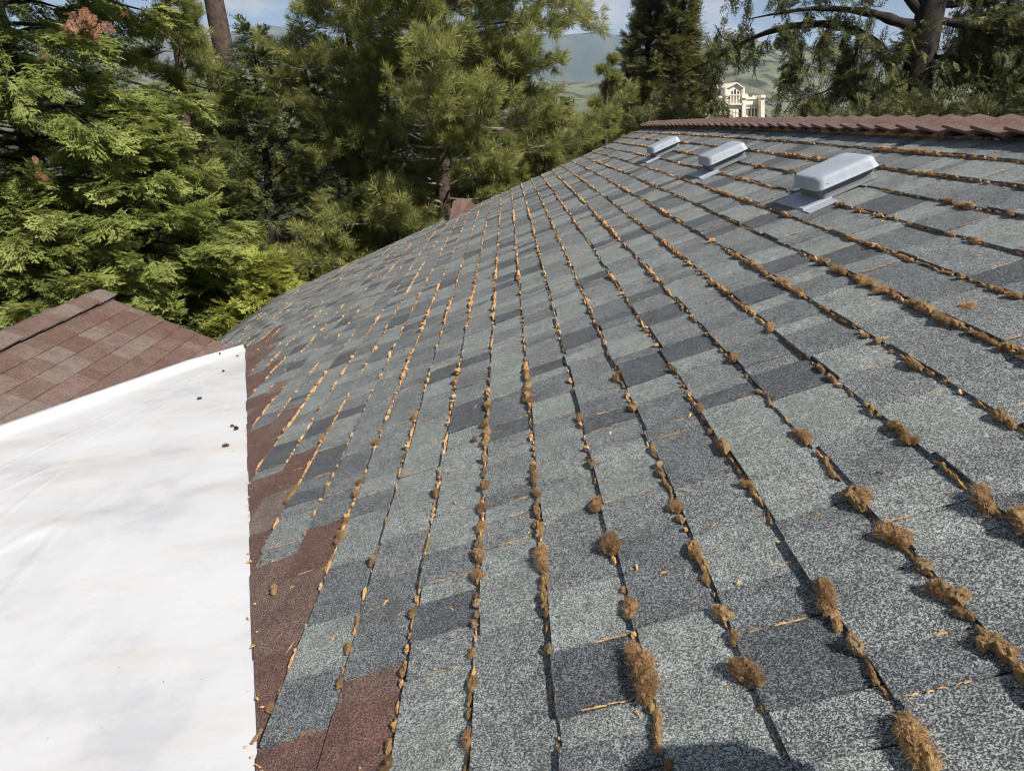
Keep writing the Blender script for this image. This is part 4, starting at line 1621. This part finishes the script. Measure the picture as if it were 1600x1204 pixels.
# dead rusty spray on it
rr = np.random.default_rng(77)
cpos = at(132, 30, 9.6)
pos = cpos + rr.normal(0, 1, (34, 3)) * (.13, .10, .05)
V, F_, T_ = scatter(FR_FINE, pos, rr.normal(0, .5, (34, 3)) + (.3, -.3, -.75), rr.normal(0, .6, (34, 3)) + (0, -.6, .6), np.full(34, .16), rr.uniform(.3, 1, 34), rr)
o = crown_obj(c1, 'dead_spray', [(V, F_, T_, 0)], [LEAF_DEAD])
o['label'] = 'dead rust-red spray near the top of the cedar'
for px, py in ((68, 75), (60, 268)):
    cpos = at(px, py, 8.9)
    pos = cpos + rr.normal(0, 1, (6, 3)) * (.03, .03, .09)
    V, F_, T_ = scatter(FR_FINE, pos, rr.normal(0, .4, (6, 3)) + (.1, -.2, -1), rr.normal(0, .6, (6, 3)) + (0, -.6, .3), np.full(6, .09), rr.uniform(.3, 1, 6), rr)
    crown_obj(c1, 'dead_spray', [(V, F_, T_, 0)], [LEAF_DEAD])
cedar('cedar_tree', 'younger bright cedar reaching out to the right above the brown roof', 205, 10.6, 5.6, 2.1, 84, LEAF_CEDAR, FR_FINE, .34, per=44, base_h=.5, seed=8, group=GT, droop=.25, tipup=.35, taper=1.6, tone=(.6, .22))
cedar('cedar_tree', 'low bright cedar in the left corner just above the brown roof', 10, 9.6, 4.6, 1.9, 74, LEAF_CEDAR, FR_FINE, .34, per=40, base_h=.4, seed=9, group=GT, droop=.25, tipup=.3, taper=1.6, tone=(.55, .22))
pine('pine_tree', 'dense green pine between the left cedar and the dark cypress', 268, 13.6, 7.4, 2.4, 56, LEAF_PINE, TU_FINE, .17, per=84, seed=13, group=GT, trunk_r=.17, dead=False)
pine('pine_tree', 'tall pine with a bare leaning reddish trunk at the top left', 384, 19.0, 15.0, 2.6, 40, LEAF_PINE, TU_LOW, .26, per=30, base_h=8.2, seed=14, group=GT, trunk_r=.34, lean=(-.9, 0))
cedar('cypress_tree', 'dark cypress with fine shaded leaves left of the big pine', 405, 13.4, 6.6, 1.75, 84, LEAF_DARK, FR_MID, .30, per=48, base_h=.4, seed=15, group=GT, droop=.12, tipup=.35, taper=1.5, tilt=.2)
p1, _ = pine('pine_tree', 'big long-needled pine with pale crooked limbs in the middle', 690, 14.2, 12.5, 3.4, 150, LEAF_PINE, TU_FINE, .175, per=150, base_h=.8, seed=22, group=GT, trunk_r=.16, taper=1.5)
pine('pine_tree', 'pine standing close behind the right side of the big pine', 765, 16.6, 9.5, 2.0, 60, LEAF_PINE, TU_FINE, .175, per=90, base_h=.8, seed=24, group=GT, trunk_r=.13, dead=False, taper=1.5)
pine('pine_tree', 'pine standing close behind the left side of the big pine', 545, 16.2, 9.0, 2.6, 66, LEAF_PINE, TU_FINE, .175, per=90, base_h=.8, seed=25, group=GT, trunk_r=.13, dead=False, taper=1.5)
pine('pine_tree', 'smaller pine whose tip stands left of the twin cedars', 940, 17.5, 6.45, 1.0, 40, LEAF_PINE, TU_FINE, .17, per=64, seed=31, group=GT, trunk_r=.11, dead=False, taper=1.1, rise=(.2, .6))
pine('pine_tree', 'young pine low behind the far roof edge', 850, 14.8, 5.3, 1.6, 44, LEAF_PINE, TU_FINE, .165, per=70, seed=35, group=GT, trunk_r=.11, dead=False, taper=1.3)
cedar('cypress_shrub', 'yellow-green cypress shrub at the eave between the two roofs', 396, 10.4, 3.35, 1.15, 66, LEAF_CEDAR_Y, FR_FINE, .27, per=26, base_h=.3, seed=41, droop=.1, tipup=.35, taper=1.6, tilt=.3, cat='shrub', tone=(.85, .2))
cedar('cypress_tree', 'low bright green cypress behind the middle of the roof edge', 520, 13.0, 3.6, 1.3, 60, LEAF_CEDAR_Y, FR_FINE, .30, per=26, base_h=.3, seed=42, group=GT, droop=.15, tipup=.3, taper=1.5, tilt=.25, tone=(.5, .2))
cedar('cypress_tree', 'low dark cypress behind the brown roof corner', 300, 11.6, 3.5, 1.3, 54, LEAF_CEDAR, FR_FINE, .32, per=26, base_h=.3, seed=43, group=GT, droop=.2, tipup=.3, taper=1.5, tone=(.35, .2))
BGN = [(150, 17.5, 7.4, 2.3, 51), (480, 17.0, 6.9, 2.0, 52), (600, 19.5, 6.9, 2.3, 53), (770, 18.5, 7.0, 2.3, 54), (20, 16, 8.0, 2.4, 55), (330, 18, 6.2, 2.2, 57), (690, 21, 7.2, 2.4, 58), (862, 19.5, 5.7, 1.5, 59)]
BGL = ['shaded cypress behind the left cedar', 'shaded cypress behind the left side of the big pine', 'shaded cypress behind the lower left limbs of the big pine', 'shaded cypress behind the right limbs of the big pine', 'shaded cypress at the far left edge', 'shaded cypress behind the leaning pine trunk', 'shaded cypress straight behind the big pine trunk', 'shaded cypress between the big pine and the small pointed pine']
for (px, t, hh, r_, sd), lab in zip(BGN, BGL):
    cedar('cypress_tree', lab, px, t, hh, r_, 66, LEAF_DARK, FR_MID, .42, per=28, base_h=.3, seed=sd, group=GT, droop=.2, tipup=.25, taper=2.4, tilt=.15)
# twin narrow cedars by the ridge's end
cedar('incense_cedar', 'left one of the twin narrow cedars beyond the end of the ridge', 1006, 29.0, 12.2, 1.6, 290, LEAF_FIR, FR_MID, .38, per=44, base_h=.5, seed=61, droop=.05, tipup=.25, taper=1.25, tilt=.45, group='twin narrow cedars', tone=(.5, .22))
cedar('incense_cedar', 'right one of the twin narrow cedars, next to the cream building', 1058, 28.0, 12.6, 1.55, 300, LEAF_FIR, FR_MID, .38, per=44, base_h=.5, seed=62, droop=.05, tipup=.25, taper=1.2, tilt=.45, group='twin narrow cedars', tone=(.6, .22))

# old tree on the right with long arching limbs
rr = np.random.default_rng(90)
TD = 18.0
old_base = at(1436, 179, TD)
old_base[2] = -.1
old = empty('old_tree', old_base)
tag(old, 'old dark conifer at the right with a thick trunk and long arching limbs', 'tree')


def pxline(pts, d0, d1, n=26):
    pts = np.array(pts, float)
    tt = np.linspace(0, 1, len(pts))
    s = np.linspace(0, 1, n)
    # smooth the polyline a little
    x, y = np.interp(s, tt, pts[:, 0]), np.interp(s, tt, pts[:, 1])
    for _ in range(3):
        x[1:-1] = (x[:-2] + 2 * x[1:-1] + x[2:]) / 4
        y[1:-1] = (y[:-2] + 2 * y[1:-1] + y[2:]) / 4
    return np.array([at(a, c, d0 + (d1 - d0) * q) for a, c, q in zip(x, y, s)])


tk = np.array([[old_base[0] - .15, TD, -.3], [*at(1426, 175, TD)], [*at(1432, 117, TD)], [*at(1447, 50, TD)], [*at(1457, 0, TD)], [*at(1466, -70, TD)], [*at(1470, -200, TD + .3)], [*at(1474, -330, TD + .3)]])
tube_obj(old, 'trunk', [(tk, np.array([.42, .36, .335, .31, .29, .25, .17, .05]))], MAT_BARK_DARK, 12)
limbs = [
    (pxline([(1412, 150), (1402, 118), (1380, 82), (1350, 52), (1307, 37), (1262, 37), (1200, 47), (1150, 72), (1105, 100), (1050, 122)], TD, TD + 1.5), .165, .012),
    (pxline([(1438, 45), (1400, 34), (1375, 24), (1335, 16), (1275, 12), (1220, 20), (1170, 30)], TD, TD + .8), .14, .012),
    (pxline([(1455, 30), (1500, 38), (1545, 52), (1600, 60), (1660, 66)], TD, TD - 1.5), .10, .015),
    (pxline([(1455, 10), (1510, 4), (1580, 10), (1650, 22)], TD, TD + 1.2), .10, .015),
    (pxline([(1440, 20), (1400, -25), (1330, -45), (1240, -50), (1160, -40), (1110, -20)], TD, TD + 1), .12, .012),
    (pxline([(1341, 54), (1338, 85), (1325, 112), (1298, 140), (1265, 152), (1225, 160)], TD + .4, TD + .1), .035, .008),
    (pxline([(1320, 130), (1345, 150), (1370, 165)], TD + .3, TD - .2), .018, .006),
    (pxline([(1430, 55), (1400, 75), (1372, 92)], TD, TD - .6), .03, .008),
    (pxline([(1242, 42), (1236, 80), (1232, 115), (1215, 135)], TD + .8, TD + .4), .02, .006),
    (pxline([(1165, 66), (1130, 62), (1118, 40)], TD + 1, TD + .8), .03, .008),
    (pxline([(1450, 90), (1500, 88), (1560, 80), (1620, 90)], TD, TD - 1), .06, .012),
    (pxline([(1110, 98), (1120, 140), (1113, 178)], TD + 1.2, TD + 1), .022, .008),
    (pxline([(1462, -60), (1520, -70), (1600, -50), (1680, -20)], TD, TD), .10, .012),
    (pxline([(1300, 40), (1278, 70), (1270, 100)], TD + .3, TD), .02, .006),
]
lines = [(p, np.linspace(a, c, len(p)) * (1 + .12 * np.sin(np.arange(len(p)) * 1.3))) for p, a, c in limbs]
tube_obj(old, 'limbs', lines, MAT_BARK_DARK, 7)
pos, dr, up, sc, tn, tw = [], [], [], [], [], []
dens = [120, 130, 420, 380, 60, 190, 80, 80, 80, 70, 400, 70, 200, 50]
for li, ((pth, a0, c0), nd) in enumerate(zip(limbs, dens)):
    nclump = nd // 7
    for cix in range(nclump):
        u_ = (.30 if li < 5 else .15) + (.70 if li < 5 else .85) * rr.random()
        c = np.array([np.interp(u_, np.linspace(0, 1, len(pth)), pth[:, j]) for j in range(3)])
        d = np.array([rr.normal(0, .5), rr.normal(0, .6), rr.choice((-1, -.7, .5), p=(.45, .25, .3))])
        d /= np.linalg.norm(d)
        l = rr.uniform(.25, .95) if li < 5 else rr.uniform(.15, .6)
        ss = np.linspace(0, 1, 6)
        pathq = c + d * (ss * l)[:, None] + np.array([0, 0, -.25 * l]) * (ss ** 2)[:, None] + np.cumsum(rr.normal(0, .02, (6, 3)), axis=0)
        tw.append((pathq, np.linspace(.010, .004, 6)))
        for q in range(rr.integers(14, 27)):
            w = rr.uniform(.25, 1)
            e = np.array([np.interp(w, ss, pathq[:, j]) for j in range(3)]) + rr.normal(0, .055, 3)
            pos.append(e)
            dr.append(d * .6 + rr.normal(0, .55, 3) + (0, 0, -.25))
            up.append(rr.normal(0, .5, 3) + (0, 0, 1))
            sc.append(rr.uniform(.18, .36))
            tn.append(.45 + rr.normal(0, .2))
for i in range(420):                     # ivy-like leaves climbing the trunk
    w = rr.random() ** 1.4
    c = np.array([np.interp(4.6 + 2.6 * w, tk[:, 2], tk[:, j]) for j in range(3)])
    a = rr.uniform(0, 2 * math.pi)
    d = np.array([math.cos(a), math.sin(a), 0])
    pos.append(c + d * rr.uniform(.30, .45) * (1 if rr.random() < .8 else 1.4))
    dr.append(d * .5 + rr.normal(0, .6, 3))
    up.append(d + rr.normal(0, .4, 3) + (0, 0, .5))
    sc.append(rr.uniform(.12, .26))
    tn.append(.42 + rr.normal(0, .2))
tube_obj(old, 'twigs', tw, MAT_BARK_DARK, 4)
V, F_, T_ = scatter(FR_MID, pos, dr, up, sc, tn, rr)
crown_obj(old, 'crown', [(V, F_, T_, 0)], [LEAF_FIR])

# evergreen bushes beneath it
def bush(name, label, px, py_top, t, rx, rz, n, mat, size, seed, group=None, protos=None, tone=.45):
    rr = np.random.default_rng(seed)
    top = at(px, py_top, t)
    root = empty(name, (top[0], t, -.1))
    tag(root, label, 'shrub', group)
    hz = top[2]
    lines = []
    lobes = [(np.array([rr.normal(0, rx * .45), rr.normal(0, rx * .4), hz - rz * rr.uniform(.3, 1.3)]), rr.uniform(.35, .6) * rx) for _ in range(9)] + [(np.array([0, 0, hz - rz * .55]), rz * .55)]
    pos, dr, up, sc, tn = [], [], [], [], []
    for c, r_ in lobes:
        lines.append((np.array([[rr.normal(0, .1), rr.normal(0, .1), -.2], [c[0] * .4, c[1] * .4, c[2] * .5], c]) + np.array([top[0], t, 0]), np.array([.05, .035, .012])))
    for i in range(n):
        c, r_ = lobes[rr.integers(len(lobes))]
        d = rr.normal(0, 1, 3)
        d /= np.linalg.norm(d)
        rad_ = r_ * (.45 + .6 * rr.random() ** .6)
        e = c + d * rad_ * (1, 1, .9)
        if e[2] > hz + .1:
            continue
        pos.append(e + np.array([top[0], t, 0]))
        dr.append(d + rr.normal(0, .5, 3) + (0, 0, .1))
        up.append(rr.normal(0, .6, 3) + (0, 0, 1))
        sc.append(size * rr.uniform(.6, 1.3))
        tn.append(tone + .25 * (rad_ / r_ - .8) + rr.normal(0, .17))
    tube_obj(root, 'stems', lines, MAT_BARK_DARK, 5)
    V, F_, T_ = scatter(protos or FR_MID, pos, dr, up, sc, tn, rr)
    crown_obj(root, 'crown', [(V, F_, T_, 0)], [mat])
    return root


GB = 'evergreen bushes behind the ridge'
bush('evergreen_bush', 'dark evergreen bush at the foot of the old tree', 1440, 128, 16.5, 1.2, 1.9, 2300, LEAF_FIR, .26, 101, GB)
bush('evergreen_bush', 'dark evergreen bush between the old tree and the right edge', 1520, 95, 17.0, 1.4, 2.2, 3000, LEAF_FIR, .27, 102, GB, tone=.35)
bush('evergreen_bush', 'dark evergreen bush cut by the right edge behind the ridge', 1600, 85, 16.0, 1.3, 2.2, 2700, LEAF_FIR, .27, 103, GB, tone=.4)
bush('evergreen_bush', 'low evergreen bush left of the old tree trunk', 1370, 150, 16.0, .95, 1.5, 1700, LEAF_FIR, .24, 104, GB)
bush('evergreen_bush', 'lowest evergreen bush peeking over the ridge beside the bare twigs', 1310, 168, 15.5, .7, 1.0, 1300, LEAF_FIR, .22, 105, GB, tone=.38)
bush('evergreen_bush', 'evergreen bush left of the twin cedars behind the roof end', 965, 150, 22.0, 1.3, 2.0, 2000, LEAF_FIR, .30, 106, GB, tone=.5)
bush('evergreen_bush', 'evergreen bush right under the twin cedars', 1035, 158, 21.0, 1.2, 1.8, 1800, LEAF_FIR, .30, 107, GB, tone=.5)

# bare shrub with grey twigs
rr = np.random.default_rng(120)
bb = at(1280, 179, 24)
bare = empty('bare_shrub', (bb[0], 24, -.1))
tag(bare, 'leafless grey twiggy shrub behind the ridge right of the cream building', 'shrub')
lines = []
for i in range(46):
    x0 = at(rr.uniform(1235, 1345), 179, 24 + rr.normal(0, .4))
    x0[2] = 3.0
    top = at(rr.uniform(1225, 1360), rr.uniform(78, 160), x0[1])
    s = np.linspace(0, 1, 7)
    pth = x0 + (top - x0) * s[:, None] + np.cumsum(rr.normal(0, .035, (7, 3)), axis=0)
    lines.append((pth, np.linspace(.014, .003, 7)))
    for j in range(4):
        a = pth[rr.integers(2, 6)]
        e = a + rr.normal(0, .25, 3) + (0, 0, .3)
        lines.append((np.linspace(a, e, 3), np.array([.006, .004, .002])))
lines.append((np.array([[bb[0], 24, -.3], [bb[0], 24, 1.5], [bb[0] + .1, 24, 3.1]]), np.array([.08, .06, .03])))
tube_obj(bare, 'twigs', lines, MAT_LIMB, 4)

# ------------------------------------------------------------------ utility pole and wires
pb = at(1263, 160, 44)
pole = empty('utility_pole', (pb[0], 44, -.3))
tag(pole, 'slim pale utility pole with wires behind the ridge', 'pole')
tube_obj(pole, 'post', [(np.array([[pb[0], 44, -3.0], [pb[0], 44, pb[2] + .35]]), np.array([.10, .085]))], MAT_LIMB, 8)
m = MB().box(-.6, .6, -.05, .05, pb[2] + .12, pb[2] + .22)
m.v = [(x, y, z + .3) for x, y, z in m.v]
obj('crossarm', m.mesh('crossarm', [MAT_LIMB]), pole)
MAT_WIRE = plain_mat('wire_black', (.02, .02, .022), (.03, .03, .032), 3, 0.6)
wires = []
for x1, y1_, x2, y2_ in ((1150, 184, 1263, 163), (1263, 163, 1420, 150), (1263, 168, 1420, 160)):
    A, B = at(x1, y1_, 44), at(x2, y2_, 44)
    s = np.linspace(0, 1, 14)
    pth = A + (B - A) * s[:, None]
    pth[:, 2] -= .5 * 4 * s * (1 - s)
    wires.append((pth, np.full(14, .013)))
tube_obj(pole, 'wire', wires, MAT_WIRE, 4)

# ------------------------------------------------------------------ cream building across the street
BD = 165.0
bpx = lambda zx, zy: at(1080 + zx / 10, 110 + zy / 10, BD)
M_CREAM = plain_mat('cream_stucco', (.66, .60, .49), (.74, .69, .58), .6, 0.9)
M_CREAM2 = plain_mat('cream_trim', (.76, .69, .56), (.80, .74, .62), .8, 0.85)
M_BROOF = plain_mat('tile_brown', (.13, .09, .065), (.19, .135, .10), .9, 0.9)
M_GLASS = plain_mat('dark_pane', (.03, .032, .035), (.06, .06, .06), .5, 0.15, spec=.6)
b0 = bpx(640, 800)
bld = empty('cream_building', (b0[0], BD, -20))
tag(bld, 'cream building with a gabled parapet, turrets and tall windows beyond the ridge', 'building')
LB = np.array(bld.location)


def bpart(name, polys, y0, y1, mat, parent=None, label=None):
    """extrude outlines (tenths of a pixel in the building's own elevation) from y0 to y1"""
    m = MB()
    for poly in polys:
        fr = []
        bk = []
        for (zx, zy) in poly:
            P = bpx(zx, zy)
            fr.append((P[0] - LB[0], y0, P[2] - LB[2]))
            bk.append((P[0] - LB[0], y1, P[2] - LB[2]))
        m.prism(bk, fr)
    o = obj(name, m.mesh(name, [mat]), parent or bld)
    if label:
        o['label'] = label
    return o


def rect(x0, y0, x1, y1):
    return [(x0, y1), (x1, y1), (x1, y0), (x0, y0)]


GY_ = 3200
bpart('wall', [[(540, GY_), (815, GY_), (815, 268), (790, 262), (700, 198), (590, 262), (540, 272)]], 0, 14, M_CREAM, label='tall gabled front bay')
bpart('wall', [rect(822, 445, 1072, GY_)], 1.5, 13, M_CREAM)
bpart('wall', [rect(260, 455, 538, GY_)], 1.5, 13, M_CREAM)
bpart('roof', [[(395, 400), (540, 400), (540, 285), (430, 292)]], 4, 13, M_BROOF)
bpart('turret', [rect(1075, 425, 1135, GY_)], -.6, 2.5, M_CREAM)
bpart('turret_cap', [[(1068, 430), (1142, 430), (1142, 400), (1128, 385), (1080, 385), (1068, 400)]], -.9, 2.8, M_CREAM2)
bpart('turret', [rect(785, 430, 840, GY_)], -.6, 1.6, M_CREAM)
bpart('turret_cap', [[(780, 436), (845, 436), (845, 410), (830, 398), (795, 398), (780, 410)]], -.9, 1.9, M_CREAM2)
bpart('turret', [rect(208, 440, 262, GY_)], -.6, 2.5, M_CREAM)
bpart('turret_cap', [[(200, 446), (270, 446), (270, 415), (240, 400), (205, 415)]], -.9, 2.8, M_CREAM2)
bpart('turret', [rect(425, 435, 470, GY_)], -.4, 1.4, M_CREAM)
bpart('turret_cap', [[(418, 440), (476, 440), (476, 418), (447, 400), (418, 418)]], -.7, 1.6, M_CREAM2)
bpart('parapet', [[(842, 447), (1070, 447), (1070, 420), (1040, 420), (1010, 385), (975, 425), (940, 420), (895, 352), (862, 410), (842, 425)]], 1.2, 1.9, M_CREAM2, label='stepped parapet with small gables')
bpart('coping', [[(535, 280), (590, 268), (700, 204), (790, 268), (820, 276), (820, 262), (792, 254), (700, 186), (588, 254), (535, 264)]], -.5, 14.2, M_CREAM2)
for x in (560, 612, 655, 700, 745, 790):
    bpart('pilaster', [rect(x - 7, 300 if x in (560, 790) else 405, x + 7, 520)], -.35, .0, M_CREAM2)
for x in (535, 815):
    bpart('pilaster', [rect(x - 12, 268, x + 12, GY_)], -.45, .6, M_CREAM2)
bpart('cornice', [rect(548, 520, 802, 540)], -.6, 0, M_CREAM2)
bpart('cornice', [rect(605, 380, 770, 396)], -.4, 0, M_CREAM2)
bpart('cornice', [rect(842, 520, 1072, 535)], .9, 1.5, M_CREAM2)
bpart('cornice', [rect(842, 582, 1072, 596)], .9, 1.5, M_CREAM2)
for x, w in ((640, 13), (686, 15), (733, 13)):
    tp = 288 if x == 686 else 318
    bpart('window', [[(x - w, 378), (x + w, 378), (x + w, tp + 14), (x, tp), (x - w, tp + 14)]], -.03, .3, M_GLASS)
for x in (572, 760):
    bpart('window', [rect(x - 14, 610, x + 14, 740)], -.03, .3, M_GLASS)
for x in (945, 993, 1042):
    w_ = bpart('window', [rect(x - 17, 600, x + 17, 712)], 1.46, 1.8, M_GLASS)
    bpart('mullion', [rect(x - 17, 635, x + 17, 639), rect(x - 17, 670, x + 17, 674)], 1.40, 1.46, M_CREAM2, parent=None)
for x in (960, 1008):
    bpart('pilaster', [rect(x + 8, 598, x + 14, 740)], 1.2, 1.5, M_CREAM2)
for x in (620, 665, 710):
    bpart('panel', [rect(x - 16, 615, x + 16, 735)], -.12, 0, M_CREAM2)
bpart('niche', [[(840, 720), (876, 720), (876, 590), (858, 566), (840, 590)]], 1.44, 1.6, M_CREAM2)

# ------------------------------------------------------------------ far houses in the valley
M_HW = [plain_mat('far_wall_%d' % i, c, c, 1, .9) for i, c in enumerate(((.62, .60, .56), (.40, .36, .31), (.30, .45, .55)))]
M_HR = plain_mat('far_roof', (.10, .095, .09), (.15, .14, .13), .5, .9)
for i, (px, py, d, wm, lab) in enumerate(((1216, 180, 420, 0, 'pale far house right of the cream building'), (1230, 181, 520, 2, 'blue far house right of the cream building'), (1250, 177, 600, 0, 'white far house below the green hill'), (965, 172, 700, 1, 'tan far house left of the twin cedars'))):
    P = at(px, py, d)
    hz = empty('far_house', (P[0], d, -23))
    tag(hz, lab, 'house', 'houses in the valley')
    h0 = P[2] + 23
    m = MB().box(-5, 5, 0, 8, 0, h0 - 2)
    obj('wall', m.mesh('wall', [M_HW[wm]]), hz)
    m = MB().prism([(-5.6, -.6, h0 - 2.0), (5.6, -.6, h0 - 2.0), (5.6, 8.6, h0 - 2.0), (-5.6, 8.6, h0 - 2.0)], [(-5.6, 3.8, h0 + .8), (5.6, 3.8, h0 + .8), (5.6, 4.2, h0 + .8), (-5.6, 4.2, h0 + .8)])
    obj('roof', m.mesh('roof', [M_HR]), hz)
    for wx in (-2.5, 2.5):
        obj('window', MB().box(wx - .8, wx + .8, -.06, .1, h0 - 4.2, h0 - 2.8).mesh('window', [M_GLASS]), hz)

# ------------------------------------------------------------------ haze over the valley
hz_m = bpy.data.materials.new('haze_air')
hz_m.use_nodes = True
nt = hz_m.node_tree
for n in list(nt.nodes):
    nt.nodes.remove(n)
ho = nt.nodes.new('ShaderNodeOutputMaterial')
hv = nt.nodes.new('ShaderNodeVolumePrincipled')
hv.inputs['Color'].default_value = (.70, .84, 1.0, 1)
hv.inputs['Density'].default_value = 0.00008
hv.inputs['Anisotropy'].default_value = 0.0
nt.links.new(hv.outputs['Volume'], ho.inputs['Volume'])
hb = MB().box(-14200, 14200, -14200, 14200, -60, 1010)
haze = obj('haze', hb.mesh('haze', [hz_m]))
tag(haze, kind='stuff')

# ------------------------------------------------------------------ the photographer at the near end of the roof, on a ladder
M_SKIN = plain_mat('skin', (.46, .29, .21), (.52, .34, .25), 12, .6)
M_SHIRT = plain_mat('shirt_cloth', (.05, .075, .13), (.07, .10, .16), 20, .9, .3, 60)
M_PANTS = plain_mat('work_trousers', (.06, .055, .05), (.09, .085, .075), 20, .9, .3, 60)
M_CAPC = plain_mat('cap_cloth', (.04, .04, .045), (.06, .06, .065), 20, .9)
M_ALU = plain_mat('ladder_metal', (.5, .5, .51), (.6, .6, .61), 10, .35, metal=.9)
M_PHONE = plain_mat('phone_case', (.02, .02, .022), (.03, .03, .033), 10, .4)
HX, HY, HZ = .69, .215, 5.10
per = empty('person', (HX + .04, -.05, 3.42))
tag(per, 'person in a dark cap and blue shirt on a ladder, holding out a phone', 'person')
PO = np.array(per.location)
per.location.y -= .20


def skinned(name, joints, edges, mat, parent, root=0, sub=2):
    me = bpy.data.meshes.new(name)
    me.from_pydata([tuple(np.array(j[0]) - PO) for j in joints], edges, [])
    me.materials.append(mat)
    o = obj(name, me, parent)
    md = o.modifiers.new('skin', 'SKIN')
    md.use_smooth_shade = True
    for i, j in enumerate(joints):
        sv = me.skin_vertices[0].data[i]
        sv.radius = (j[1], j[2] if len(j) > 2 else j[1])
        sv.use_root = (i == root)
    m2 = o.modifiers.new('sub', 'SUBSURF')
    m2.levels = m2.render_levels = sub
    return o


J = [((HX + .04, -.14, 4.30), .145, .11), ((HX + .04, -.08, 4.50), .14, .10), ((HX + .03, .0, 4.74), .165, .11), ((HX + .02, .08, 4.90), .10, .08), ((HX + .01, .135, 4.985), .055), ((HX, .20, 5.045), .072, .085), ((HX, HY, 5.13), .082, .10), ((HX, HY - .005, 5.20), .06, .07),
     ((HX - .17, .04, 4.86), .068), ((HX - .36, -.03, 4.90), .045), ((HX - .57, .03, 5.07), .036), ((HX - .66, .05, 5.15), .03),
     ((HX + .21, .04, 4.84), .068), ((HX + .33, .10, 4.72), .048), ((HX + .30, .30, 4.74), .036), ((HX + .28, .38, 4.735), .03),
     ((HX - .06, -.15, 4.20), .095), ((HX - .07, -.08, 3.86), .07), ((HX - .07, -.16, 3.50), .045), ((HX - .07, -.05, 3.455), .04),
     ((HX + .15, -.15, 4.20), .095), ((HX + .16, -.06, 3.98), .07), ((HX + .16, -.16, 3.78), .047), ((HX + .16, -.05, 3.735), .04)]
ED = [(0, 1), (1, 2), (2, 3), (3, 4), (4, 5), (5, 6), (6, 7), (2, 8), (8, 9), (9, 10), (10, 11), (2, 12), (12, 13), (13, 14), (14, 15), (0, 16), (16, 17), (17, 18), (18, 19), (0, 20), (20, 21), (21, 22), (22, 23)]
skinned('body', J, ED, M_SHIRT, per)
# hands with five fingers each
for (hx, hy, hz), dx in (((HX - .67, .05, 5.16), -1), ((HX + .275, .40, 4.738), 1)):
    hj, he = [((hx, hy, hz), .028, .02), ((hx + dx * .045, hy + .03, hz + .012), .03, .016)], [(0, 1)]
    for f in range(4):
        b0_ = len(hj)
        oz = (f - 1.5) * .019
        hj += [((hx + dx * .05, hy + .035, hz + .012 + oz), .009), ((hx + dx * (.085 - .004 * abs(f - 1.4)), hy + .045, hz + .012 + oz * 1.1), .0085), ((hx + dx * (.10 - .006 * abs(f - 1.4)), hy + .02, hz + .012 + oz * 1.1), .0075)]
        he += [(1, b0_), (b0_, b0_ + 1), (b0_ + 1, b0_ + 2)]
    b0_ = len(hj)
    hj += [((hx + dx * .02, hy - .01, hz + .04), .010), ((hx + dx * .05, hy - .015, hz + .055), .009)]
    he += [(0, b0_), (b0_, b0_ + 1)]
    skinned('hand', hj, he, M_SKIN, per, sub=1)
# cap: crown and brim
rings = [[(HX + r_ * .088 * math.cos(a * math.pi / 8) - PO[0], HY + r_ * .108 * math.sin(a * math.pi / 8) - PO[1], z - PO[2]) for a in range(16)] for r_, z in ((1.03, 5.155), (1.05, 5.18), (.98, 5.22), (.75, 5.25), (.35, 5.265))]
hat = obj('cap', loft(rings).mesh('cap', [M_CAPC], smooth=True), per)
brim = [(HX + x - PO[0], HY + y_ - PO[1]) for x, y_ in ((-.08, .07), (-.075, .15), (-.04, .19), (.04, .19), (.075, .15), (.08, .07))]
obj('brim', MB().prism([(x, y_, 5.150 - PO[2]) for x, y_ in brim], [(x, y_, 5.157 - PO[2]) for x, y_ in brim]).mesh('brim', [M_CAPC]), hat)
ph = MB().box(-.082, .082, -.006, .006, -.038, .038)
pho = obj('phone', ph.mesh('phone', [M_PHONE]))
pho.location = (0.0, -.045, CAMZ + .005)
tag(pho, 'dark phone held out over the roof edge', 'phone')
ladder = empty('ladder', (HX + .045, -1.42, 0))
tag(ladder, 'metal ladder leaning on the near end of the roof', 'ladder')
LA, LBt = np.array([0, 0, -.1]), np.array([0, 1.14, 4.62])
for sx in (-.21, .21):
    V_, Q_ = tubes([(np.array([LA, LBt]) + (sx, 0, 0), np.array([.03, .03]))], 4)
    obj('rail', mesh_np('rail', V_, quads=Q_, mats=[M_ALU]), ladder)
for i in range(15):
    c_ = LA + (LBt - LA) * (.07 + .062 * i)
    V_, Q_ = tubes([(np.array([c_ - (.21, 0, 0), c_ + (.21, 0, 0)]), np.array([.015, .015]))], 8)
    obj('rung', mesh_np('rung', V_, quads=Q_, mats=[M_ALU]), ladder)
